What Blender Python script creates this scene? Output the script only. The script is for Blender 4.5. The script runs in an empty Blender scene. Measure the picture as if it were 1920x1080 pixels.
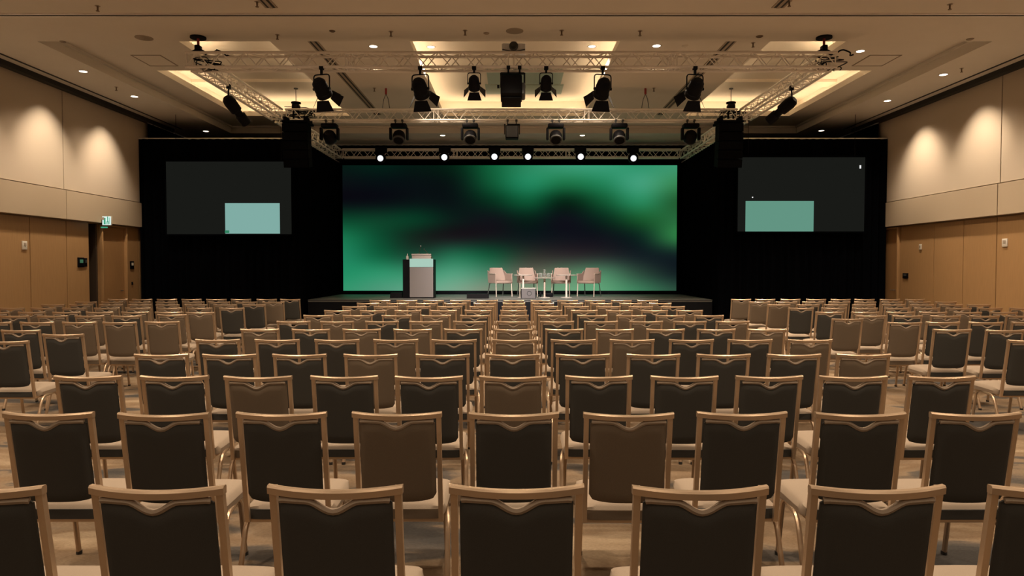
import bpy, bmesh, math, random
from mathutils import Vector, Matrix
random.seed(7)
S = bpy.context.scene
C = S.collection
R = math.radians

# ------------------------------------------------------------------ camera
FPX, HC, TILT = 1280.0, 1.70, math.atan(40 / 1280)
cam_d = bpy.data.cameras.new('camera')
cam_d.sensor_width = 36.0
cam_d.lens = 36.0 * FPX / 1920.0
cam_d.clip_end = 200
cam = bpy.data.objects.new('camera', cam_d)
C.objects.link(cam)
cam.location = (0, 0, HC)
cam.rotation_euler = (math.pi / 2 - TILT, 0, 0)
S.camera = cam

# ------------------------------------------------------------------ world, exposure
S.view_settings.view_transform = 'Standard'
S.view_settings.look = 'None'
S.view_settings.gamma = 1.0
S.view_settings.use_curve_mapping = False
S.view_settings.exposure = 0.0
S.cycles.use_denoising = True
S.cycles.max_bounces = 8
S.cycles.diffuse_bounces = 5
S.cycles.sample_clamp_indirect = 6.0
W = bpy.data.worlds.new('world'); S.world = W
W.use_nodes = True
W.node_tree.nodes['Background'].inputs[0].default_value = (0.02, 0.014, 0.01, 1)
W.node_tree.nodes['Background'].inputs[1].default_value = 0.1

WARM = (1.0, 0.77, 0.54)
WASH_W, DOWN_W, HOUSE_FILL_W, STAGE_W, COVE_E = 235, 1250, 410, 820, 13.0

# ------------------------------------------------------------------ helpers: space
def lin(c):
    c = c / 255.0
    return c / 12.92 if c <= 0.04045 else ((c + 0.055) / 1.055) ** 2.4
def rgb(r, g, b): return (lin(r), lin(g), lin(b), 1.0)
CT, ST = math.cos(TILT), math.sin(TILT)
def ray(px, py):
    X, Y = (px - 960) / FPX, (540 - py) / FPX
    return Vector((X, CT + Y * ST, -ST + Y * CT))
def at(px, py, d):
    """the point of the hall seen at a photograph pixel, d metres from the camera along the hall"""
    r = ray(px, py); r *= d / r.y
    return Vector((r.x, r.y, r.z + HC))
def on_z(px, py, z):
    r = ray(px, py); r *= (z - HC) / r.z
    return Vector((r.x, r.y, z))

# ------------------------------------------------------------------ helpers: materials
MATS = {}
def mat(name, col, rough=0.6, metal=0.0, noise=0.0, scale=20.0, bump=0.0, stretch=None, spec=0.5, col2=None):
    m = bpy.data.materials.new(name); m.use_nodes = True
    nt = m.node_tree; b = nt.nodes['Principled BSDF']
    b.inputs['Base Color'].default_value = col
    b.inputs['Roughness'].default_value = rough
    b.inputs['Metallic'].default_value = metal
    b.inputs['Specular IOR Level'].default_value = spec
    if noise or bump or col2:
        tc = nt.nodes.new('ShaderNodeTexCoord')
        mp = nt.nodes.new('ShaderNodeMapping')
        if stretch: mp.inputs['Scale'].default_value = stretch
        nt.links.new(tc.outputs['Object'], mp.inputs[0])
        n = nt.nodes.new('ShaderNodeTexNoise')
        n.inputs['Scale'].default_value = scale; n.inputs['Detail'].default_value = 4
        nt.links.new(mp.outputs[0], n.inputs[0])
        mx = nt.nodes.new('ShaderNodeMix'); mx.data_type = 'RGBA'
        c2 = col2 or tuple(max(0, v * (1 - noise)) for v in col[:3]) + (1,)
        mx.inputs[6].default_value = col; mx.inputs[7].default_value = c2
        nt.links.new(n.outputs[0], mx.inputs[0])
        nt.links.new(mx.outputs[2], b.inputs['Base Color'])
        if bump:
            bp = nt.nodes.new('ShaderNodeBump'); bp.inputs['Strength'].default_value = bump
            bp.inputs['Distance'].default_value = 0.004
            nt.links.new(n.outputs[0], bp.inputs['Height'])
            nt.links.new(bp.outputs[0], b.inputs['Normal'])
    MATS[name] = m
    return m
def emat(name, col, strength):
    m = bpy.data.materials.new(name); m.use_nodes = True
    nt = m.node_tree
    for n in list(nt.nodes):
        if n.type == 'BSDF_PRINCIPLED': nt.nodes.remove(n)
    e = nt.nodes.new('ShaderNodeEmission')
    e.inputs[0].default_value = col; e.inputs[1].default_value = strength
    nt.links.new(e.outputs[0], nt.nodes['Material Output'].inputs[0])
    MATS[name] = m
    return m

M_ceil = mat('ceiling_paint', (0.68, 0.63, 0.56, 1), 0.9, noise=0.06, scale=3)
M_cove = mat('cove_paint', (0.80, 0.74, 0.65, 1), 0.9, noise=0.04, scale=3)
M_groove = mat('dark_groove', (0.03, 0.028, 0.025, 1), 0.8, noise=0.2)
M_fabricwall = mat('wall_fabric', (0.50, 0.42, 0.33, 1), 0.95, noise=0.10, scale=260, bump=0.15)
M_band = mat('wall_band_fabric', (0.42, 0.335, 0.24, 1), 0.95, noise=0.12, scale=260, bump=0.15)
M_wood = mat('wall_oak', (0.40, 0.235, 0.105, 1), 0.5, noise=0.30, scale=9, stretch=(6, 6, 0.35), bump=0.05)
M_wood_d = mat('door_oak', (0.36, 0.20, 0.085, 1), 0.45, noise=0.30, scale=9, stretch=(6, 6, 0.35), bump=0.05)
M_jambshade = mat('shaded_jamb_wood', (0.045, 0.028, 0.016, 1), 0.6, noise=0.3, scale=9, stretch=(6, 6, 0.35))  # shade in the left doorway, put into the wood colour
M_black = mat('black_velvet', (0.0025, 0.003, 0.0045, 1), 1.0, noise=0.3, scale=40, spec=0.0)
M_stageblack = mat('stage_skirt_black', (0.008, 0.009, 0.012, 1), 0.9, noise=0.2, spec=0.1)
M_stagefloor = mat('stage_floor', (0.24, 0.245, 0.24, 1), 0.5, noise=0.2, scale=6)
M_fixture = mat('fixture_black', (0.006, 0.006, 0.008, 1), 0.5, noise=0.3, scale=30, spec=0.06)
M_array = mat('array_black', (0.003, 0.0035, 0.005, 1), 0.8, noise=0.3, scale=30, spec=0.05)
M_fixture2 = mat('fixture_grey', (0.05, 0.055, 0.06, 1), 0.4, noise=0.2, scale=30)
M_alu = mat('truss_aluminium', (0.88, 0.84, 0.80, 1), 0.4, metal=0.2, noise=0.15, scale=14)
M_frame = mat('chair_champagne_metal', (0.57, 0.43, 0.305, 1), 0.33, metal=0.72, noise=0.08, scale=30)
M_seat = mat('chair_seat_fabric', (0.385, 0.315, 0.25, 1), 0.95, noise=0.22, scale=330, bump=0.2, spec=0.1)
M_backdark = mat('chair_back_shade_dark', (0.058, 0.057, 0.053, 1), 0.9, noise=0.25, scale=330, bump=0.2, spec=0.15)  # the seat's fabric, with the unlit rear face put into the colour
M_backbrown = mat('chair_back_shade_brown', (0.165, 0.128, 0.094, 1), 0.9, noise=0.28, scale=330, bump=0.2, spec=0.15)  # same fabric, lighter by its nap, with rear shade put into the colour
M_plastic = mat('foot_black', (0.02, 0.02, 0.02, 1), 0.6, noise=0.1)
M_armfab = mat('armchair_fabric', (0.42, 0.31, 0.26, 1), 0.9, noise=0.12, scale=200, bump=0.1)
M_armmetal = mat('armchair_metal', (0.66, 0.55, 0.47, 1), 0.35, metal=0.4, noise=0.05)
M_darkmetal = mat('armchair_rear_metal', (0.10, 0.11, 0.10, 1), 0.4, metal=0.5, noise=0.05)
M_table = mat('table_top_white', (0.75, 0.68, 0.62, 1), 0.3, noise=0.04)
M_lect = mat('lectern_panel', (0.235, 0.215, 0.22, 1), 0.6, noise=0.08, scale=60)
M_lectlip = mat('lectern_lip', (0.40, 0.34, 0.31, 1), 0.4, noise=0.06)
M_monitor = mat('monitor_grille', (0.11, 0.102, 0.108, 1), 0.6, noise=0.25, scale=120)
M_white = mat('white_plastic', (0.62, 0.58, 0.52, 1), 0.5, noise=0.03)
M_projwhite = mat('projector_white', (0.75, 0.76, 0.82, 1), 0.4, noise=0.03)
M_grille = mat('ceiling_grille', (0.36, 0.30, 0.24, 1), 0.8, noise=0.2, scale=90)
M_brass = mat('sprinkler_metal', (0.20, 0.14, 0.09, 1), 0.5, metal=0.5, noise=0.1)
M_screen = mat('screen_surface', (0.10, 0.10, 0.095, 1), 0.8, noise=0.05)
M_spillgreen = mat('light_spill_seafoam', (0.36, 0.46, 0.41, 1), 0.7, noise=0.04)  # stray green light on the ceiling, put into the colour
M_red = mat('hoist_red', (0.30, 0.03, 0.03, 1), 0.5, noise=0.1)
M_handle = mat('door_handle_steel', (0.25, 0.22, 0.20, 1), 0.35, metal=0.8, noise=0.05)
M_lamp = emat('downlight_glow', (1.0, 0.86, 0.68, 1), 6.0)
M_strip = emat('cove_strip_glow', (1.0, 0.74, 0.46, 1), COVE_E)
M_ledwash = emat('led_wash_lens', (0.92, 0.96, 1.0, 1), 1.1)
M_proj_l = emat('projected_teal_pale', rgb(128, 172, 164), 1.0)
M_proj_r = emat('projected_teal', rgb(98, 148, 130), 1.0)
M_proj_g = emat('projected_green', rgb(50, 130, 95), 1.0)
M_scrglow = emat('screen_black_level', rgb(25, 26, 23), 1.0)
M_mint = emat('lectern_display', rgb(168, 202, 186), 1.0)
M_exit_w = emat('exit_sign_white', (0.75, 0.95, 0.88, 1), 0.95)
M_exit_g = emat('exit_sign_green', (0.06, 0.42, 0.24, 1), 0.8)
M_dot = emat('screen_white_mark', (1, 1, 1, 1), 0.9)
M_keyled = emat('keypad_display', rgb(60, 95, 70), 1.0)

def glass_mat():
    m = bpy.data.materials.new('clear_glass'); m.use_nodes = True
    b = m.node_tree.nodes['Principled BSDF']
    b.inputs['Base Color'].default_value = (0.95, 0.97, 0.96, 1)
    b.inputs['Roughness'].default_value = 0.05
    b.inputs['Transmission Weight'].default_value = 0.9
    b.inputs['IOR'].default_value = 1.3
    return m
M_glass = glass_mat()

def carpet_mat():
    m = bpy.data.materials.new('patterned_carpet'); m.use_nodes = True
    nt = m.node_tree; b = nt.nodes['Principled BSDF']; b.inputs['Roughness'].default_value = 1.0
    b.inputs['Specular IOR Level'].default_value = 0.05
    tc = nt.nodes.new('ShaderNodeTexCoord')
    mp = nt.nodes.new('ShaderNodeMapping'); mp.inputs['Scale'].default_value = (0.5, 1.5, 1)
    nt.links.new(tc.outputs['Object'], mp.inputs[0])
    n1 = nt.nodes.new('ShaderNodeTexNoise'); n1.inputs['Scale'].default_value = 1.3; n1.inputs['Detail'].default_value = 6
    n1.inputs['Distortion'].default_value = 0.6
    nt.links.new(mp.outputs[0], n1.inputs[0])
    cr = nt.nodes.new('ShaderNodeValToRGB')
    e = cr.color_ramp.elements
    e[0].position = 0.36; e[0].color = (0.06, 0.057, 0.055, 1)
    e[1].position = 0.66; e[1].color = (0.31, 0.24, 0.165, 1)
    for p, c in ((0.44, (0.10, 0.088, 0.078, 1)), (0.48, (0.22, 0.165, 0.115, 1)), (0.58, (0.20, 0.14, 0.09, 1))):
        k = e.new(p); k.color = c
    nt.links.new(n1.outputs[0], cr.inputs[0])
    n2 = nt.nodes.new('ShaderNodeTexNoise'); n2.inputs['Scale'].default_value = 90; n2.inputs['Detail'].default_value = 3
    mp2 = nt.nodes.new('ShaderNodeMapping'); mp2.inputs['Scale'].default_value = (0.5, 1.4, 1)
    nt.links.new(tc.outputs['Object'], mp2.inputs[0]); nt.links.new(mp2.outputs[0], n2.inputs[0])
    mx = nt.nodes.new('ShaderNodeMix'); mx.data_type = 'RGBA'; mx.blend_type = 'MULTIPLY'
    mx.inputs[0].default_value = 0.55
    nt.links.new(cr.outputs[0], mx.inputs[6]); nt.links.new(n2.outputs[0], mx.inputs[7])
    g = nt.nodes.new('ShaderNodeMix'); g.data_type = 'RGBA'; g.blend_type = 'MULTIPLY'; g.inputs[0].default_value = 1
    g.inputs[7].default_value = (1.35, 1.35, 1.35, 1)
    nt.links.new(mx.outputs[2], g.inputs[6])
    nt.links.new(g.outputs[2], b.inputs['Base Color'])
    bp = nt.nodes.new('ShaderNodeBump'); bp.inputs['Strength'].default_value = 0.3; bp.inputs['Distance'].default_value = 0.005
    nt.links.new(n2.outputs[0], bp.inputs['Height']); nt.links.new(bp.outputs[0], b.inputs['Normal'])
    return m
M_carpet = carpet_mat()

# ------------------------------------------------------------------ helpers: meshes
def new(): return bmesh.new()
def bx(bm, c, s, bevel=0.0, rot=None):
    """box, centre and size"""
    r = bmesh.ops.create_cube(bm, size=1.0)
    vs = r['verts']
    for v in vs: v.co = Vector((v.co.x * s[0], v.co.y * s[1], v.co.z * s[2]))
    if bevel:
        es = list({e for v in vs for e in v.link_edges})
        o = bmesh.ops.bevel(bm, geom=es, offset=bevel, segments=2, profile=0.5, affect='EDGES')
        vs = list({v for f in o['faces'] for v in f.verts} | {v for v in vs if v.is_valid})
        # every vertex of this island
        seen = set(vs); st = list(vs)
        while st:
            v = st.pop()
            for e in v.link_edges:
                w = e.other_vert(v)
                if w not in seen: seen.add(w); st.append(w)
        vs = list(seen)
    M = Matrix.Translation(Vector(c))
    if rot is not None: M = M @ rot
    for v in vs: v.co = M @ v.co
    return vs
def box6(bm, x0, x1, y0, y1, z0, z1, bevel=0.0):
    return bx(bm, ((x0 + x1) / 2, (y0 + y1) / 2, (z0 + z1) / 2), (abs(x1 - x0), abs(y1 - y0), abs(z1 - z0)), bevel)
def quad(bm, *pts):
    return bm.faces.new([bm.verts.new(p) for p in pts])
def tube(bm, pts, r, n=8, caps=True, flat=1.0):
    pts = [Vector(p) for p in pts]
    rings = []
    up = None
    for i, p in enumerate(pts):
        if i == 0: t = pts[1] - pts[0]
        elif i == len(pts) - 1: t = pts[-1] - pts[-2]
        else: t = (pts[i + 1] - p).normalized() + (p - pts[i - 1]).normalized()
        t.normalize()
        if up is None:
            a = Vector((1, 0, 0)) if abs(t.x) < 0.9 else Vector((0, 0, 1))
            u = t.cross(a).normalized()
        else:
            u = (up - t * up.dot(t)).normalized()
        up = u
        w = t.cross(u)
        rr = r[i] if isinstance(r, (list, tuple)) else r
        rings.append([bm.verts.new(p + (u * math.cos(2 * math.pi * k / n) + w * math.sin(2 * math.pi * k / n) * flat) * rr) for k in range(n)])
    for a, b in zip(rings, rings[1:]):
        for k in range(n):
            bm.faces.new((a[k], a[(k + 1) % n], b[(k + 1) % n], b[k]))
    if caps:
        bm.faces.new(rings[0][::-1]); bm.faces.new(rings[-1])
def bend(pts, r=0.04, seg=4):
    """round the corners of a polyline"""
    pts = [Vector(p) for p in pts]; out = [pts[0]]
    for a, b, c in zip(pts, pts[1:], pts[2:]):
        d1 = min(r, (b - a).length * 0.49); d2 = min(r, (c - b).length * 0.49)
        p = b + (a - b).normalized() * d1; q = b + (c - b).normalized() * d2
        for k in range(seg + 1):
            t = k / seg
            out.append(p * (1 - t) ** 2 + b * 2 * t * (1 - t) + q * t * t)
    out.append(pts[-1])
    return out
def lathe(bm, prof, n=20, M=None, cap=True):
    """profile of (radius, height) about local z"""
    rings = []
    for r, z in prof:
        rings.append([bm.verts.new((r * math.cos(2 * math.pi * k / n), r * math.sin(2 * math.pi * k / n), z)) for k in range(n)])
    for a, b in zip(rings, rings[1:]):
        for k in range(n):
            bm.faces.new((a[k], a[(k + 1) % n], b[(k + 1) % n], b[k]))
    if cap:
        bm.faces.new(rings[0][::-1]); bm.faces.new(rings[-1])
    if M is not None:
        for rg in rings:
            for v in rg: v.co = M @ v.co
def prism(bm, poly, axis, a, b, M=None):
    """polygon in the plane across axis, extruded from a to b"""
    def P(u, v, w):
        return {'x': (w, u, v), 'y': (u, w, v), 'z': (u, v, w)}[axis]
    A = [bm.verts.new(P(u, v, a)) for u, v in poly]; B = [bm.verts.new(P(u, v, b)) for u, v in poly]
    bm.faces.new(A[::-1]); bm.faces.new(B)
    for k in range(len(poly)):
        bm.faces.new((A[k], A[(k + 1) % len(poly)], B[(k + 1) % len(poly)], B[k]))
    if M is not None:
        for v in A + B: v.co = M @ v.co
def to_mesh(name, bm, m, smooth=True, M=None):
    bmesh.ops.recalc_face_normals(bm, faces=bm.faces)
    if M is not None: bmesh.ops.transform(bm, matrix=M, verts=bm.verts)
    me = bpy.data.meshes.new(name); bm.to_mesh(me); bm.free()
    me.materials.append(m)
    if smooth:
        me.shade_smooth(); me.set_sharp_from_angle(angle=R(38))
    return me
def obj(name, bm, m, parent=None, loc=None, smooth=True, M=None):
    me = bm if isinstance(bm, bpy.types.Mesh) else to_mesh(name, bm, m, smooth, M)
    o = bpy.data.objects.new(name, me); C.objects.link(o)
    if parent is not None: o.parent = parent
    if loc is not None: o.location = loc
    return o
def tag(o, label, cat, group=None, kind=None):
    o['label'] = label; o['category'] = cat
    if group: o['group'] = group
    if kind: o['kind'] = kind
    return o
def thing(name, label, cat, loc=(0, 0, 0), rz=0.0, group=None):
    o = bpy.data.objects.new(name, None); C.objects.link(o)
    o.location = loc; o.rotation_euler = (0, 0, rz); o.empty_display_size = 0.1
    return tag(o, label, cat, group)
def struct(name, bm, m, parent=None, smooth=False):
    o = obj(name, bm, m, parent, smooth=smooth)
    if parent is None: o['kind'] = 'structure'
    return o
def spot(name, loc, target, watts, angle, blend=0.6, col=WARM, radius=0.06):
    l = bpy.data.lights.new(name, 'SPOT'); l.energy = watts; l.color = col
    l.spot_size = R(angle); l.spot_blend = blend; l.shadow_soft_size = radius
    o = bpy.data.objects.new(name, l); C.objects.link(o); o.location = loc
    o.rotation_euler = (Vector(target) - Vector(loc)).to_track_quat('-Z', 'Y').to_euler()
    return o
ORD = ['first', 'second', 'third', 'fourth', 'fifth', 'sixth', 'seventh', 'eighth', 'ninth', 'tenth', 'eleventh', 'twelfth']

# ------------------------------------------------------------------ room dimensions
XL, XR = -9.70, 9.75
ZL, ZU, ZT = 5.60, 5.81, 6.30
YB, YN = 22.3, -7.0
LIP = (-8.22, 8.32, 11.95, 20.1)

# ---- floor
b = new(); quad(b, (XL - 1, YN, 0), (XR + 1, YN, 0), (XR + 1, YB, 0), (XL - 1, YB, 0))
struct('floor', b, M_carpet)

# ---- ceiling: lower soffit with one large recess, an upper field with three light coves
def cells(bm, xs, ys, z, keep):
    for x0, x1 in zip(xs, xs[1:]):
        for y0, y1 in zip(ys, ys[1:]):
            if keep((x0 + x1) / 2, (y0 + y1) / 2): quad(bm, (x0, y0, z), (x1, y0, z), (x1, y1, z), (x0, y1, z))
def rim(bm, xs, ys, z0, z1, inside):
    """vertical faces along the border of a cell region"""
    for i in range(len(xs) - 1):
        for j in range(len(ys) - 1):
            x0, x1, y0, y1 = xs[i], xs[i + 1], ys[j], ys[j + 1]
            cx, cy = (x0 + x1) / 2, (y0 + y1) / 2
            if not inside(cx, cy): continue
            e = 1e-3
            if not inside(x0 - e, cy): quad(bm, (x0, y0, z0), (x0, y1, z0), (x0, y1, z1), (x0, y0, z1))
            if not inside(x1 + e, cy): quad(bm, (x1, y0, z0), (x1, y1, z0), (x1, y1, z1), (x1, y0, z1))
            if not inside(cx, y0 - e): quad(bm, (x0, y0, z0), (x1, y0, z0), (x1, y0, z1), (x0, y0, z1))
            if not inside(cx, y1 + e): quad(bm, (x0, y1, z0), (x1, y1, z0), (x1, y1, z1), (x0, y1, z1))
def inrects(rects, g=0.0):
    return lambda x, y: any(a - g <= x <= c + g and p - g <= y <= q + g for a, c, p, q in rects)
COVES = {
    'left': [(-6.08, -4.42, 12.5, 18.75), (-7.45, -4.42, 14.45, 18.75)],
    'centre': [(-1.87, 1.97, 12.5, 18.75)],
    'right': [(4.72, 6.10, 12.5, 18.75), (4.72, 7.55, 14.45, 18.75)],
}
allr = [r for k in COVES.values() for r in k]
b = new()
cells(b, [XL - .2, LIP[0], LIP[1], XR + .2], [YN, LIP[2], LIP[3], YB], ZL, lambda x, y: not (LIP[0] < x < LIP[1] and LIP[2] < y < LIP[3]))
rim(b, [LIP[0], LIP[1]], [LIP[2], LIP[3]], ZL, ZU, inrects([LIP]))
xs = sorted({LIP[0], LIP[1]} | {v for r in allr for v in r[:2]}); ys = sorted({LIP[2], LIP[3]} | {v for r in allr for v in r[2:]})
op = inrects(allr)
cells(b, xs, ys, ZU, lambda x, y: not op(x, y))
ceiling = struct('ceiling', b, M_ceil)
GAP = 0.42
for key, rects in COVES.items():
    b = new()
    ins, wide = inrects(rects), inrects(rects, GAP)
    cx = sorted({v for r in rects for v in r[:2]}); cy = sorted({v for r in rects for v in r[2:]})
    rim(b, cx, cy, ZU, ZU + 0.13, ins)
    wx = sorted({v for r in rects for v in (r[0], r[1], r[0] - GAP, r[1] + GAP)})
    wy = sorted({v for r in rects for v in (r[2], r[3], r[2] - GAP, r[3] + GAP)})
    cells(b, wx, wy, ZU + 0.06, lambda x, y: wide(x, y) and not ins(x, y))
    rim(b, wx, wy, ZU + 0.06, ZT, wide)
    cells(b, wx, wy, ZT, wide)
    cv = obj('cove', b, M_cove, ceiling, smooth=False)
    x0 = min(r[0] for r in rects); x1 = max(r[1] for r in rects); y0 = min(r[2] for r in rects); y1 = max(r[3] for r in rects)
    if key != 'centre':
        b = new(); ym = 16.9
        box6(b, x0 - GAP, x1 + GAP, ym, ym + 0.5, ZT - 0.07, ZT)
        obj('beam', b, M_cove, ceiling, smooth=False)
    # light strips lie on the ledge, out of sight behind the lip
    runs = []
    for r in rects[-1:]:
        runs += [(r[0] - 0.12, r[2], r[0] - 0.12, r[3]), (r[1] + 0.12, r[2], r[1] + 0.12, r[3]), (r[0], r[3] + 0.12, r[1], r[3] + 0.12)]
    if len(rects) == 2:
        r = rects[0]; ox = r[0] - 0.12 if key == 'left' else r[1] + 0.12
        runs += [(ox, r[2], ox, 14.2)]
        ix = r[1] + 0.12 if key == 'left' else r[0] - 0.12
        runs += [(ix, r[2], ix, 14.4)]
        o0, o1 = (rects[1][0], r[0] - 0.2) if key == 'left' else (r[1] + 0.2, rects[1][1])
        runs += [(o0, 14.33, o1, 14.33)]
    for ax, ay, bx_, by_ in runs:
        b = new()
        box6(b, min(ax, bx_) - 0.02, max(ax, bx_) + 0.02, min(ay, by_) - 0.02, max(ay, by_) + 0.02, ZU + 0.065, ZU + 0.095)
        obj('light_strip', b, M_strip, cv, smooth=False)
# mouldings round the recess
n = 1
for x0, x1, y0, y1 in ((LIP[0], LIP[0] + 0.07, LIP[2], LIP[3]), (LIP[1] - 0.07, LIP[1], LIP[2], LIP[3]), (LIP[0], LIP[1], LIP[3] - 0.07, LIP[3])):
    b = new(); box6(b, x0, x1, y0, y1, ZU - 0.05, ZU - 0.005)
    struct('trim_%d' % n, b, M_ceil); n += 1
# partition track across the room, and the recessed track along the side walls
yt = on_z(960, 27, ZL).y
b = new()
box6(b, XL, XR, yt - 0.035, yt + 0.035, ZL - 0.006, ZL + 0.01)
tr = struct('trim_%d' % n, b, M_groove); n += 1
b = new(); box6(b, XL, XR, yt + 0.035, yt + 0.06, ZL - 0.02, ZL); box6(b, XL, XR, yt - 0.06, yt - 0.035, ZL - 0.02, ZL)
obj('rail', b, M_alu, tr)
for s, X in ((-1, XL), (1, XR)):
    b = new(); box6(b, X - s * 0.32, X - s * 0.36, YN, 19.5, ZL - 0.012, ZL)
    struct('trim_%d' % n, b, M_groove); n += 1
    b = new(); box6(b, X + s * 0.02, X - s * 0.13, YN, 19.5, ZL - 0.10, ZL)
    struct('trim_%d' % n, b, M_groove); n += 1

# ---- walls
Z1, Z2 = 2.72, 3.37
def wall(side):
    s = -1 if side == 'left' else 1
    X = XL if s < 0 else XR
    b = new(); box6(b, X + s * 0.14, X + s * 0.9, YN, YB, 0, ZU)
    if side == 'left':
        b.free(); b = new()
        box6(b, X + s * 0.14, X + s * 0.9, YN, 15.84, 0, ZU); box6(b, X + s * 0.14, X + s * 0.9, 16.26, YB, 0, ZU)
        box6(b, X + s * 0.14, X + s * 0.9, 15.84, 16.26, Z1, ZU)
    w = struct('wall_' + side, b, M_wood)
    if side == 'left':
        b = new(); box6(b, X + s * 0.16, X + s * 0.9, 16.20, 16.255, 0.01, Z1 - .01, .004); obj('shaded_jamb', b, M_jambshade, w, smooth=False)  # jamb face in shade, its darkness put into the colour
    def pieces(name, cuts, z0, z1, out, m, g=0.012):
        for a, c in zip(cuts, cuts[1:]):
            b = new(); box6(b, X + s * 0.14, X + s * out, a + g, c - g, z0 + g, z1 - g, 0.004)
            obj(name, b, m, w, smooth=False)
    if side == 'left':
        low = [YN, -4.4, -2.2, 0, 2.2, 4.4, 6.6, 8.8, 10.4, 11.62, 12.76, 13.90, 15.04, 15.84]
        up = [YN, -4, -1, 2, 5, 8.87, 11.87, 14.87, 18.4, 22.3]
    else:
        low = [YN, -4.4, -2.2, 0, 2.2, 4.4, 6.6, 8.8, 10.7, 11.85, 12.87, 13.90, 14.92, 15.96, 17.33]
        up = [YN, -4, -1, 2, 4.7, 7.7, 10.7, 13.72, 18.4, 22.3]
    pieces('wood_panel', low, 0.12, Z1, 0.10, M_wood)
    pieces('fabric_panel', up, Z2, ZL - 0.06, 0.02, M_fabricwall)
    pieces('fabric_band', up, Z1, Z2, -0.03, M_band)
    if side == 'left':
        for a, c in ((17.36, 17.95), (17.95, 22.3)):
            b = new(); box6(b, X + s * 0.14, X + s * 0.10, a + .01, c - .01, 0.12, Z1 - .01, 0.004); obj('wood_panel', b, M_wood, w, smooth=False)
    else:
        b = new(); box6(b, X + s * 0.14, X + s * 0.10, 18.22, 22.3, 0.12, Z1 - .01, 0.004); obj('wood_panel', b, M_wood, w, smooth=False)
    b = new(); box6(b, X + s * 0.14, X + s * 0.09, YN, 15.8 if side == 'left' else 17.3, 0, 0.11)
    struct('baseboard_' + side, b, M_wood_d)
wall('left'); wall('right')
b = new(); box6(b, XL - .3, XR + .3, YB, YB + 0.2, 0, ZU); struct('wall_back', b, M_black)
b = new(); box6(b, XL - .3, XR + .3, YN - 0.2, YN, 0, ZU); struct('wall_front', b, M_wood)

# doors
def door(nm, X, s, y0, y1, hinge):
    d = struct(nm, (lambda b: (box6(b, X + s * 0.14, X + s * 0.115, y0 + 0.04, y1 - 0.04, 0.01, Z1 - 0.05, 0.003), b)[1])(new()), M_wood_d)
    for a in (y0, y1 - 0.05):
        b = new(); box6(b, X + s * 0.14, X + s * 0.04, a, a + 0.05, 0, Z1 - 0.01, 0.004); obj('door_frame', b, M_wood, d)
    b = new(); box6(b, X + s * 0.14, X + s * 0.04, y0 + .05, y1 - .05, Z1 - 0.05, Z1 - 0.01); obj('door_frame', b, M_wood, d)
    yh = y1 - 0.2 if hinge < 0 else y0 + 0.2
    b = new(); tube(b, bend([(X + s * 0.12, yh, 1.1), (X + s * 0.05, yh, 1.1), (X + s * 0.05, yh + 0.13 * hinge, 1.1)], 0.02), 0.012)
    obj('door_handle', b, M_handle, d)
    return d
door('door_1', XL, -1, 16.26, 17.34, -1)
door('door_2', XR, 1, 17.36, 18.2, 1)

# ------------------------------------------------------------------ ceiling fittings
def downlight(p, watts, label, angle=120, tgt=None):
    t = thing('ceiling_downlight', label, 'downlight', p)
    b = new(); lathe(b, [(0.070, -0.002), (0.098, -0.008), (0.10, 0.0)], 24, cap=False); obj('trim_ring', b, M_white, t)
    b = new(); lathe(b, [(0.0, -0.003), (0.072, -0.003)], 24, cap=False); obj('lamp', b, M_lamp, t)
    q = Vector(p) - Vector((0, 0, 0.03))
    spot('downlight_beam', q, tgt or (q - Vector((0, 0, 1))), watts, angle, 1.0, radius=0.08)
    return t
YW = [14.25, 16.3]
for s, side, X in ((-1, 'left', XL), (1, 'right', XR)):
    for k, (px, py, dz) in enumerate([(156, 134, 0), (252, 181, 0), (386, 246, 0)] if s < 0 else [(1769, 140, 0), (1664, 189, 0), (1540, 245, 0)]):
        p = on_z(px, py, ZL)
        tgt = None
        lab = 'round white downlight in the soffit along the %s wall, %s' % (side, ['nearest the camera', 'the middle one', 'nearest the stage'][k])
        downlight(p, [DOWN_W * .22, DOWN_W * .22, 4][k], lab)
for px, py, z, lab in ((700, 87, ZU, 'round downlight above the front truss, left of the centre cove'),
                       (1231, 86, ZU, 'round downlight above the front truss, right of the centre cove'),
                       (808, 88, ZT, 'round downlight inside the near end of the centre cove, left one'),
                       (1110, 87, ZT, 'round downlight inside the near end of the centre cove, right one'),
                       (1613, 96, ZU, 'round downlight beside the access hatch, right of the truss corner')):
    downlight(on_z(px, py, z), DOWN_W, lab)
for px, lab in ((830, 'small dim downlight above the rear truss, left of centre'), (1092, 'small dim downlight above the rear truss, right of centre')):
    downlight(on_z(px, 254, ZL), 3, lab)
# wall washers: small gimbal lamps in the dark slot by each side wall
for s, X in ((-1, XL), (1, XR)):
    for i, y in enumerate((2.1, 4.1, 6.1, 8.1, 10.15, 12.2) + tuple(YW)):
        q = Vector((X - s * 1.0, y, ZL - 0.05))
        spot('wall_washer', q, (X + s * 0.0, y, ZL - 1.9), WASH_W, 72, 0.9, (1.0, 0.81, 0.60), radius=0.03)
# house lights and added chair-back fill lights in the near ceiling, outside the frame
for x in (-7.2, -3.6, 0, 3.6, 7.2):
    for y in (-3.0, 0.0, 3.0, 6.0, 9.0):
        spot('house_fill_light', (x, y + 0.3, ZL - 0.03), (x, y + 0.7, 0), HOUSE_FILL_W * (0.35 if y < 1 else 1), 160, 1.0, WARM, radius=0.09)  # the dim rows near the camera are fill added for the chair backs
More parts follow.
